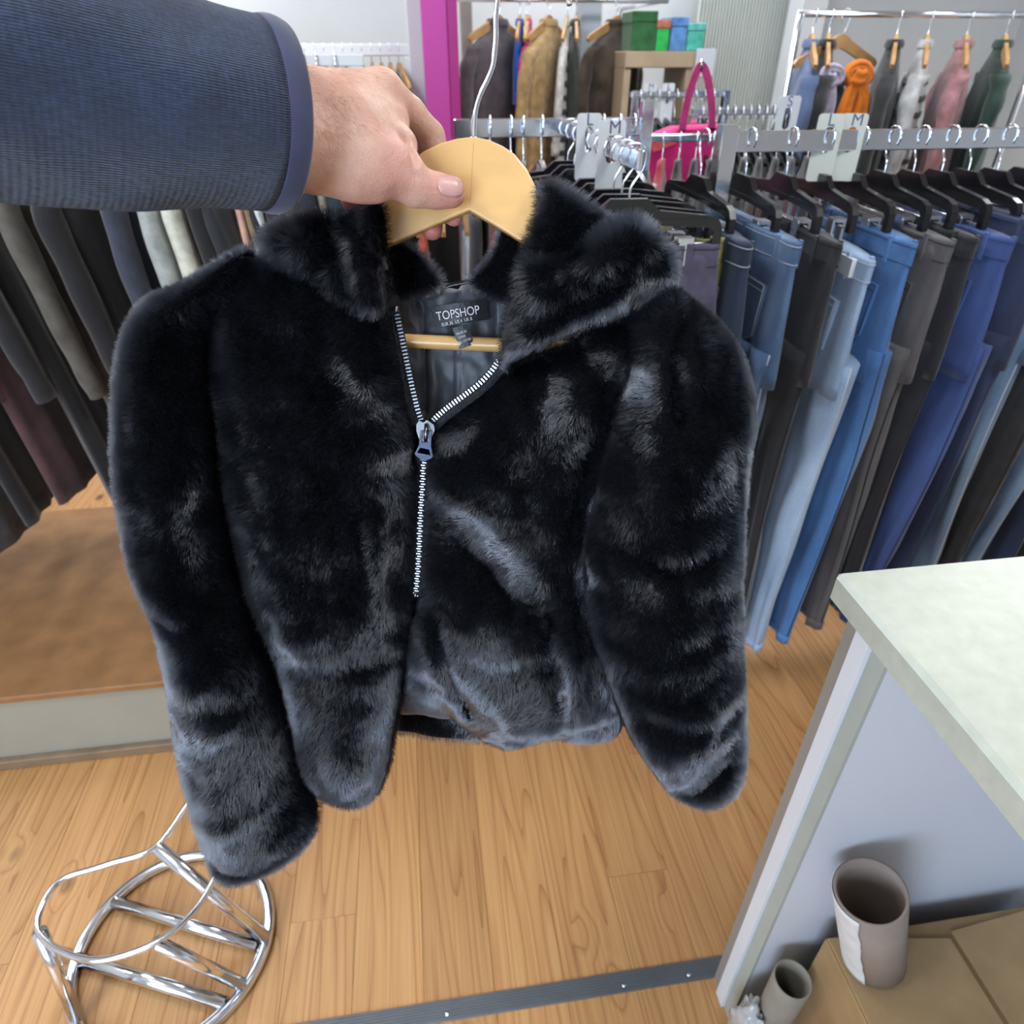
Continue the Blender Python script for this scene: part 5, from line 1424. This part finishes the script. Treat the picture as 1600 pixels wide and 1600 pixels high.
# white column and painted magenta pillar
def upright(name, xa, xb, Y, depth, m, label, cat='pillar', z1=2.72):
    a, b = atY(xa, 100, Y), atY(xb, 100, Y)
    o = MB().box((a[0], Y, 0), (b[0], Y+depth, z1), .004).build(name, m)
    return tag(o, label, cat)
upright('white_column', 905, 936, 3.75, .14, mat('column paint', srgb(196, 206, 214), rough=.5, var=.02), 'plain white column between the olive garment and the brown fur')
mg = empty('magenta_pillar', (0, 3.5, 0), 0, 'tall magenta painted pillar left of the hanger hook', 'pillar')
a_, b_ = atY(664, 120, 3.35), atY(716, 120, 3.35)
MB().box((a_[0], 3.35, 0), (b_[0]-.035, 3.43, 2.72), .003).build('front_board', mat('magenta paint', srgb(204, 76, 172), rough=.5, var=.03, scale=3), mg)
MB().box((b_[0]-.035, 3.34, 0), (b_[0]+.005, 3.44, 2.72), .003).build('edge_board', mat('darker magenta side', srgb(176, 48, 136), rough=.5, var=.03, scale=3), mg)  # right side of the pillar, in a darker magenta than the front
upright('white_post', 640, 664, 3.55, .08, M_white_paint, 'white upright post beside the magenta pillar', 'post')
upright('grey_partition', 722, 740, 3.9, .05, mat('grey beige partition', srgb(176, 168, 160), rough=.7, var=.03), 'narrow grey-beige partition beside the mauve coat', 'partition')
# white framed window-like rack with wooden hangers
wr = empty('white_rack', (-.2, 3.6, 0), 0, 'bright white tubular rack carrying a row of wooden hangers', 'clothes rack')
za_ = atY(560, 78, 3.6)[2]
xa_, xb_ = atY(440, 78, 3.6)[0], atY(644, 78, 3.6)[0]
MB().box((xa_-.9, 3.58, za_-.022), (xb_, 3.62, za_+.022), .004).build('top_bar', mat('gloss white', (.93, .95, .96), rough=.25, var=.01), wr)
for xp in (atY(518, 90, 3.6)[0], xb_-.02, xa_-.88):
    MB().box((xp-.02, 3.57, .0), (xp+.02, 3.63, za_-.023), .004).build('upright', mat('gloss white', (.93, .95, .96)), wr)
for i in range(11):
    xx = xa_ + .10 + (xb_-xa_-.16)*i/10.0
    nm = ['black', 'red', 'charcoal', 'cream', 'dark green', 'rust', 'navy', 'black satin', 'scarlet', 'ink black', 'white'][i]
    cc = [(24, 24, 26), (176, 40, 30), (46, 46, 50), (206, 196, 176), (38, 54, 46), (168, 84, 46), (32, 38, 62), (18, 18, 20), (214, 58, 34), (20, 20, 24), (216, 216, 214)][i]
    wood_hanger((xx, 3.6, za_+.022), math.radians(80+2*i), 'wooden hanger carrying the ' + nm + ' top on the bright white rack', 'wooden hangers on the white rack')
    garment((xx, 3.6, za_+.022), math.radians(80+2*i), nm + ' top on the bright white rack behind the hand', fabric(cc), length=.62, half=.19, thick=.022, seed=i+80, sleeve=.5, collar=False)



# wall rail with coats
wl = empty('wall_rail', (.6, 3.75, 1.78), 0, 'chrome wall rail carrying the mauve coat, the trench and the fur', 'rail')
MB().tube([(.22, 3.66, 1.80), (1.22, 3.66, 1.80)], .012, 10).build('rail_tube', M_chrome, wl, True)
for xx in (.24, 1.20):
    MB().tube([(xx, 3.66, 1.80), (xx, RY1-.001, 1.80)], .010, 8).build('bracket', M_chrome, wl, True)
def far(xpx, Y, ztop, rz, lab_, c, **kw):
    p = atY(xpx, 90, Y)
    garment((p[0], Y, ztop), math.radians(rz), lab_, c if not isinstance(c, tuple) else fabric(c), **kw)
    return p[0]
for xpx, rz, lab_, c, kw in (
    (778, 48, 'dark mauve coat on the wall rail beside the magenta pillar', (92, 82, 86), dict(length=.95, half=.20, thick=.06, name='coat', cat='coat', seed=1)),
    (812, 78, 'bright blue top with straps on the wall rail', (28, 98, 206), dict(length=.30, half=.14, thick=.03, sleeve=0, seed=2, name='top')),
    (826, 76, 'hot pink top on the wall rail beside the trench', (232, 20, 132), dict(length=.30, half=.15, thick=.022, sleeve=.3, seed=3, name='top')),
    (822, 80, 'violet dress hanging below the hot pink top', (176, 84, 176), dict(length=.9, half=.16, thick=.022, sleeve=0, seed=4, name='dress', cat='dress', drop=.24)),
    (856, 55, 'tan belted trench coat on the wall rail', (186, 152, 100), dict(length=1.0, half=.20, thick=.055, name='coat', cat='coat', seed=5)),
    (884, 74, 'black and white striped top beside the tan trench', (216, 214, 208), dict(length=.75, half=.16, thick=.022, sleeve=.5, seed=6, stripes=(fabric((30, 32, 36)), .055))),
    (897, 80, 'dark olive dress between the striped top and the column', (58, 62, 52), dict(length=.95, half=.17, thick=.035, name='dress', cat='dress', seed=7, sleeve=0))):
    x_ = far(xpx, 3.66, 1.812, rz, lab_, c, **kw)
    wood_hanger((x_, 3.66, 1.812), math.radians(rz), 'wooden hanger carrying the ' + ' '.join(lab_.split(' on the')[0].split(' beside')[0].split(' hanging')[0].split(' between')[0].split()[:6]), 'wooden hangers on the wall rail')
# brown long-haired fur
p_ = atY(960, 90, 3.66)
fc = garment((p_[0], 3.66, 1.812), math.radians(40), 'brown shaggy fur coat hanging beside the wooden shelf', fabric((74, 60, 44), 'brown fur hide', var=.4, scale=14), length=.9, half=.18, thick=.07, name='shaggy_coat', cat='coat', seed=8)
wood_hanger((p_[0], 3.66, 1.812), math.radians(40), 'wooden hanger carrying the brown shaggy fur coat', 'wooden hangers on the wall rail')
M_bfur = fur_material('brown fur', (.09, .055, .03), .35, .5)
for ch in list(fc.children):
    if ch.name.split('.')[0] not in ('body', 'sleeve'): continue
    me = ch.data; W = Matrix.Translation(fc.location) @ fc.rotation_euler.to_matrix().to_4x4()
    co = np.array([W @ v.co for v in me.vertices]); no = np.array([W.to_3x3() @ v.normal for v in me.vertices])
    qd = np.array([p.vertices[:] for p in me.polygons if len(p.vertices) == 4]); g_ = np.random.default_rng(3)
    n = 5000 if ch.name.startswith('body') else 2000
    fi = qd[g_.integers(0, len(qd), n)]; w_ = g_.dirichlet((1, 1, 1, 1), n)[..., None]
    R0 = (co[fi]*w_).sum(1); N0 = (no[fi]*w_).sum(1)
    dv = N0*.55 + np.array([0, 0, -1.0]) + g_.normal(0, .3, (n, 3)); dv /= np.linalg.norm(dv, axis=1, keepdims=True)
    Lf = g_.uniform(.02, .045, (n, 1)); P_ = np.stack([R0, R0+dv*Lf*.5, R0+dv*Lf+np.array([0, 0, -.006])], 1)
    fo = add_curves('fur_pile', P_, np.array([1, .8, .3])*.0007, M_bfur, ch); tag(fo, kind='stuff')

# wooden shelf with boxes
sh_ = empty('shelf_unit', (1.15, 3.4, 0), 0, 'pale wooden shelf unit with green boxes on top', 'shelf')
M_ply = mat('pale plywood', srgb(186, 164, 136), rough=.5, var=.06, scale=8)
z_s = atY(1030, 80, 3.4)[2]; z_b = atY(1030, 106, 3.4)[2]
xa_, xb_ = atY(976, 90, 3.4)[0], atY(1084, 90, 3.4)[0]
MB().box((xa_, 3.38, z_b), (xb_, 3.70, z_s), .003).build('shelf_board', M_ply, sh_)
for xx in (xa_, xb_-.03):
    MB().box((xx, 3.39, 0), (xx+.03, 3.69, z_b-.0005), .003).build('side_panel', M_ply, sh_)
MB().box((xa_+.0305, 3.39, .60), (xb_-.0305, 3.69, .63), .003).build('shelf_board', M_ply, sh_)
MB().box((xa_+.0305, 3.675, .631), (xa_+.12, 3.69, z_b-.001)).build('back_board', M_white_paint, sh_)
p0, p1 = atY(1080, 76, 3.36), atY(1108, 120, 3.36)
o = MB().box((xb_+.001, 3.37, p1[2]), (p1[0]+.02, 3.385, p0[2]), .002).build('notice_card', mat('pale lilac card', srgb(214, 218, 226), rough=.6, var=.02))
tag(o, 'blank pale card fixed at the end of the wooden shelf', 'card')
def lidbox(name, xa, xb, Y, z, h, c, label, c2=None):
    a, b = atY(xa, 80, Y)[0], atY(xb, 80, Y)[0]
    t = empty(name, ((a+b)/2, Y+.08, z), 0, label, 'box')
    MB().box((a, Y, z+.0005), (b, Y+.16, z+h*.72), .003).build('carton', fabric(c, 'box %d %d %d' % c, bump=.05), t)
    MB().box((a-.003, Y-.003, z+h*.72+.0005), (b+.003, Y+.163, z+h), .003).build('lid', fabric(c2 or c, 'lid %d %d %d' % (c2 or c), bump=.05), t)
lidbox('storage_box', 985, 1022, 3.42, z_s, .14, (46, 104, 56), 'dark green box on top of the wooden shelf')
lidbox('storage_box', 1024, 1043, 3.42, z_s, .11, (44, 190, 84), 'bright green box on top of the wooden shelf', (200, 120, 90))
lidbox('storage_box', 1046, 1070, 3.42, z_s, .12, (96, 150, 210), 'sky blue box on top of the wooden shelf')
lidbox('storage_box', 1072, 1098, 3.42, z_s, .10, (84, 196, 176), 'turquoise box at the end of the wooden shelf', (110, 208, 196))

# small far rack with clear hangers and two white dividers
re_ = empty('clothes_rack', (1.2, 3.05, 0), 0, 'small chrome rack in front of the wooden shelf', 'clothes rack')
ze = atY(1025, 143, 3.05)[2]
MB().box((.90, 3.04, ze-.02), (1.30, 3.06, ze), .002).build('rail', M_chrome, re_)
for xx in (.905, 1.285):
    MB().box((xx, 3.035, 0), (xx+.025, 3.065, ze+.004), .002).build('post', M_chrome, re_)
for i in range(9):
    xx = .94 + .038*i
    nm = ['soot', 'coal', 'iron grey', 'black ribbed', 'lead grey', 'black velvet', 'dark slate', 'black cotton', 'smoke'][i]
    slim_hanger((xx, 3.05, ze), math.radians(88), 'slim black hanger carrying the ' + nm + ' top on the small chrome rack', 'slim hangers on the small rack')
    garment((xx, 3.05, ze), math.radians(88), nm + ' top on the small chrome rack before the wooden shelf', fabric((26+5*(i % 4), 26+4*(i % 4), 32+6*(i % 3))), length=.6, half=.17, thick=.016, seed=120+i, sleeve=.4, collar=False)
size_sign('M', (.978, 3.05, ze), 0, 'white size divider, first on the small rack by the shelf', h=.14)
size_sign('L', (1.055, 3.05, ze), 0, 'white size divider, second on the small rack by the shelf', h=.14)

# rack with tightly packed chrome hooks
rd = empty('clothes_rack', (1.15, 2.6, 0), 0, 'chrome rack packed with hooks in front of the ribbed panel', 'clothes rack')
MB().box((.99, 2.59, 1.425), (1.40, 2.61, 1.447), .002).build('rail', M_chrome, rd)
for xx in (.985, 1.38):
    MB().box((xx, 2.585, 0), (xx+.026, 2.615, 1.43), .002).build('post', M_chrome, rd)
NMS = ['black', 'ink', 'graphite', 'raven', 'jet', 'coal', 'soot', 'ebony', 'onyx', 'pitch', 'carbon', 'slate']
for i in range(12):
    xx = 1.03 + .029*i
    slim_hanger((xx, 2.6, 1.447), math.radians(80), 'slim black hanger carrying the ' + NMS[i] + ' blouse on the packed rack', 'slim hangers on the packed rack')
    garment((xx, 2.6, 1.447), math.radians(80), NMS[i] + ' blouse packed tightly on the rack before the ribbed panel', fabric((16+3*(i % 5), 17+3*(i % 4), 22+3*(i % 6))), length=.62, half=.17, thick=.012, seed=140+i, sleeve=.45, collar=False)

# middle rack of black hangers with dark tops
rc = empty('clothes_rack', (.85, 2.1, 0), 0, 'dark chrome rack of black hangers between the trousers and the jeans', 'clothes rack')
zc_ = 1.405
MB().box((.62, 2.19, zc_-.02), (1.30, 2.21, zc_), .002).build('rail', M_chrome, rc)
for xx in (.615, 1.29):
    MB().box((xx, 2.185, 0), (xx+.026, 2.215, zc_+.003), .002).build('post', M_chrome, rc)
MC = [('black pleated', (22, 22, 25)), ('brown plaid', (150, 110, 62)), ('crimson', (176, 34, 62)), ('black lace', (18, 18, 20)), ('dark navy', (28, 32, 48)), ('black linen', (24, 24, 24)), ('dark brown', (48, 38, 34)), ('black sheer', (20, 20, 23)), ('deep grey', (40, 42, 46)), ('black silk', (15, 15, 18)), ('grey flannel', (58, 60, 66)), ('black knit', (25, 25, 29))]
for i, (nm, c) in enumerate(MC):
    xx = .66 + .052*i
    slim_hanger((xx, 2.2, zc_), math.radians(66), 'slim black hanger carrying the ' + nm + ' top on the middle rack', 'slim hangers on the middle rack')
    garment((xx, 2.2, zc_), math.radians(66), nm + ' top on the middle rack of black hangers', fabric(c), length=.62, half=.19, thick=.022, seed=60+i, sleeve=.45, collar=False, drop=.115)

# pink tote bag with a long handle hung in front of the shelf
tb = empty('tote_bag', V3(atY(1075, 215, 2.45)), 0, 'hot pink tote bag with long handle hung in front of the shelf', 'bag')
M_pink = fabric((222, 30, 128), 'hot pink canvas', var=.1, sheen=.2)
Yb = 2.45
def strap(px, Y, w, m, name, parent, th=.004):
    P = [atY(x, y, Y) for x, y in px]; rings = []
    P = catmull(P, 6)
    for i, p in enumerate(P):
        t_ = P[min(i+1, len(P)-1)] - P[max(i-1, 0)]; t_ /= np.linalg.norm(t_); s_ = np.cross(t_, np.array([0, 1.0, 0])); s_ /= np.linalg.norm(s_)
        rings.append([tuple(p+s_*w/2), tuple(p-s_*w/2), tuple(p-s_*w/2+np.array([0, th, 0])), tuple(p+s_*w/2+np.array([0, th, 0]))])
    return MB().loft(rings).build(name, m, parent, False)
strap([(1066, 205), (1070, 180), (1078, 145), (1088, 115), (1096, 103), (1104, 115), (1110, 145), (1113, 180), (1112, 205)], Yb, .024, fabric((196, 50, 122), 'pink strap'), 'handle', tb)
A_ = [atY(x, y, Yb) for x, y in ((1012, 224), (1030, 212), (1060, 200), (1100, 198), (1132, 196), (1134, 250), (1128, 285), (1022, 285), (1010, 250))]
poly = [(p[0], p[2]) for p in A_]
n_ = len(poly)
MB().prism(poly[::-1], Yb, Yb+.10, XZ, .012).build('bag_body', M_pink, tb)
a0_, a1_ = atY(1014, 222, Yb-.004), atY(1058, 206, Yb-.004)
MB().prism([(a0_[0], a0_[2]), (a1_[0], a1_[2]), (a1_[0], a1_[2]-.035), (a0_[0]+.02, a0_[2]-.03)][::-1], Yb-.006, Yb-.001, XZ).build('coral_panel', fabric((236, 96, 104), 'coral canvas'), tb)
hk = MB().tube([V3(atY(1096, 106, Yb+.002)), V3(atY(1096, 96, Yb+.002)), V3(atY(1096, 96, 2.9))], .006, 8).build('bag_hook', M_chrome, tb, True)

# scarves and coats at the far right
Ys = 2.75
rs = empty('scarf_rail', V3(atY(1310, 30, Ys)), 0, 'chrome rail carrying the scarves and the denim jacket', 'rail')
zs_ = atY(1310, 22, Ys)[2]
xs0, xs1 = atY(1245, 30, Ys)[0], atY(1640, 30, Ys)[0]
MB().tube([(xs0, Ys, zs_), (xs1, Ys, zs_)], .010, 10).build('rail_tube', M_chrome, rs, True)
for xx in (xs0+.01, xs1-.01):
    MB().tube([(xx, Ys, zs_), (xx, Ys, 0.012)], .012, 10).build('post', M_chrome, rs, True)
    MB().tube([(xx, Ys-.2, .012), (xx, Ys+.2, .012)], .012, 10).build('foot', M_chrome, rs, True)
px_ = lambda x: atY(x, 90, Ys)[0]
for x, rz, lab_, c, kw in (
    (1262, 70, 'blue denim jacket at the end of the scarf rail', denim('jacket denim', (84, 104, 144), (120, 140, 176)), dict(length=.62, half=.19, thick=.04, sleeve=.52, name='jacket', cat='jacket')),
    (1287, 66, 'black jacket next to the denim jacket on the scarf rail', (22, 23, 27), dict(length=.7, half=.20, thick=.05, name='jacket', cat='jacket')),
    (1308, 20, 'long black coat under the wooden hanger on the scarf rail', (18, 18, 21), dict(length=.85, half=.19, thick=.06, name='coat', cat='coat', drop=.26)),
    (1392, 60, 'dark grey coat beyond the orange scarf', (38, 40, 44), dict(length=.8, half=.20, thick=.05, name='coat', cat='coat')),
    (1440, 60, 'white and black patterned top beyond the orange scarf', (196, 196, 196), dict(length=.7, half=.18, thick=.04, stripes=(fabric((36, 36, 40)), .05))),
    (1500, 60, 'dusty pink coat far along the scarf rail', (170, 120, 124), dict(length=.8, half=.20, thick=.05, name='coat', cat='coat')),
    (1560, 60, 'bottle green coat far along the scarf rail', (36, 64, 54), dict(length=.8, half=.20, thick=.05, name='coat', cat='coat'))):
    garment((px_(x), Ys, zs_+.01), math.radians(rz), lab_, c if not isinstance(c, tuple) else fabric(c), seed=int(x), **kw)
    wood_hanger((px_(x), Ys, zs_+.01), math.radians(rz), 'wooden hanger carrying the ' + lab_.split(' at')[0].split(' next')[0].split(' under')[0].split(' beyond')[0].split(' far')[0], 'wooden hangers on the scarf rail')
def scarf(pxs, Y, label, m, widths):
    """soft knotted scarf: a loop round the hanger, a knot and hanging tails"""
    t = empty('scarf', V3(atY(*pxs[0][0], Y)), 0, label, 'scarf')
    for nm_, line, w in zip(('loop', 'knot', 'tail', 'tail'), pxs, widths):
        P = catmull([atY(x, y, Y - .03) for x, y in line], 5); n = len(P)
        mb = MB(); rings = []
        for i, p in enumerate(P):
            t_ = P[min(i+1, n-1)] - P[max(i-1, 0)]; t_ /= np.linalg.norm(t_)+1e-9
            s_ = np.cross(t_, np.array([0, 1.0, 0])); s_ /= np.linalg.norm(s_)+1e-9
            u = i/(n-1); ww_ = w*(.75+.45*u) if nm_ == 'tail' else w
            rings.append([tuple(p + s_*ww_*math.cos(a)*(1+.12*math.sin(7*a)) + np.array([0, 1.0, 0])*ww_*.6*math.sin(a)*(1+.25*math.sin(5*a))) for a in [2*math.pi*k/20 for k in range(20)]])
        mb.loft(rings).build(nm_, m, t, True)
    return t
scarf([[(1330, 128), (1326, 112), (1338, 103), (1352, 104), (1358, 118), (1350, 130)], [(1332, 118), (1340, 122), (1350, 120)], [(1335, 122), (1328, 150), (1318, 180), (1312, 205)], [(1342, 124), (1348, 150), (1344, 180), (1338, 205)]], Ys-.10, 'orange knotted scarf hanging at the far right', fabric((240, 128, 20), 'orange wool', var=.15), (.018, .028, .026, .028))
scarf([[(1284, 128), (1288, 112), (1300, 106), (1312, 110), (1314, 122), (1302, 130)], [(1288, 122), (1296, 128), (1306, 122)], [(1296, 126), (1290, 155), (1280, 185), (1272, 215)], [(1300, 126), (1298, 160), (1290, 190), (1284, 215)]], Ys-.14, 'pale lilac knotted scarf beside the orange scarf', fabric((188, 178, 200), 'lilac wool', var=.2), (.014, .024, .018, .020))
scarf([[(1266, 150), (1272, 140), (1280, 142), (1278, 152)], [(1268, 148), (1273, 152), (1278, 150)], [(1272, 152), (1264, 175), (1258, 198), (1255, 215)], [(1276, 152), (1270, 178), (1264, 200), (1262, 215)]], Ys-.12, 'cream narrow scarf left of the lilac scarf', fabric((206, 196, 160), 'cream wool', var=.15), (.008, .014, .011, .010))
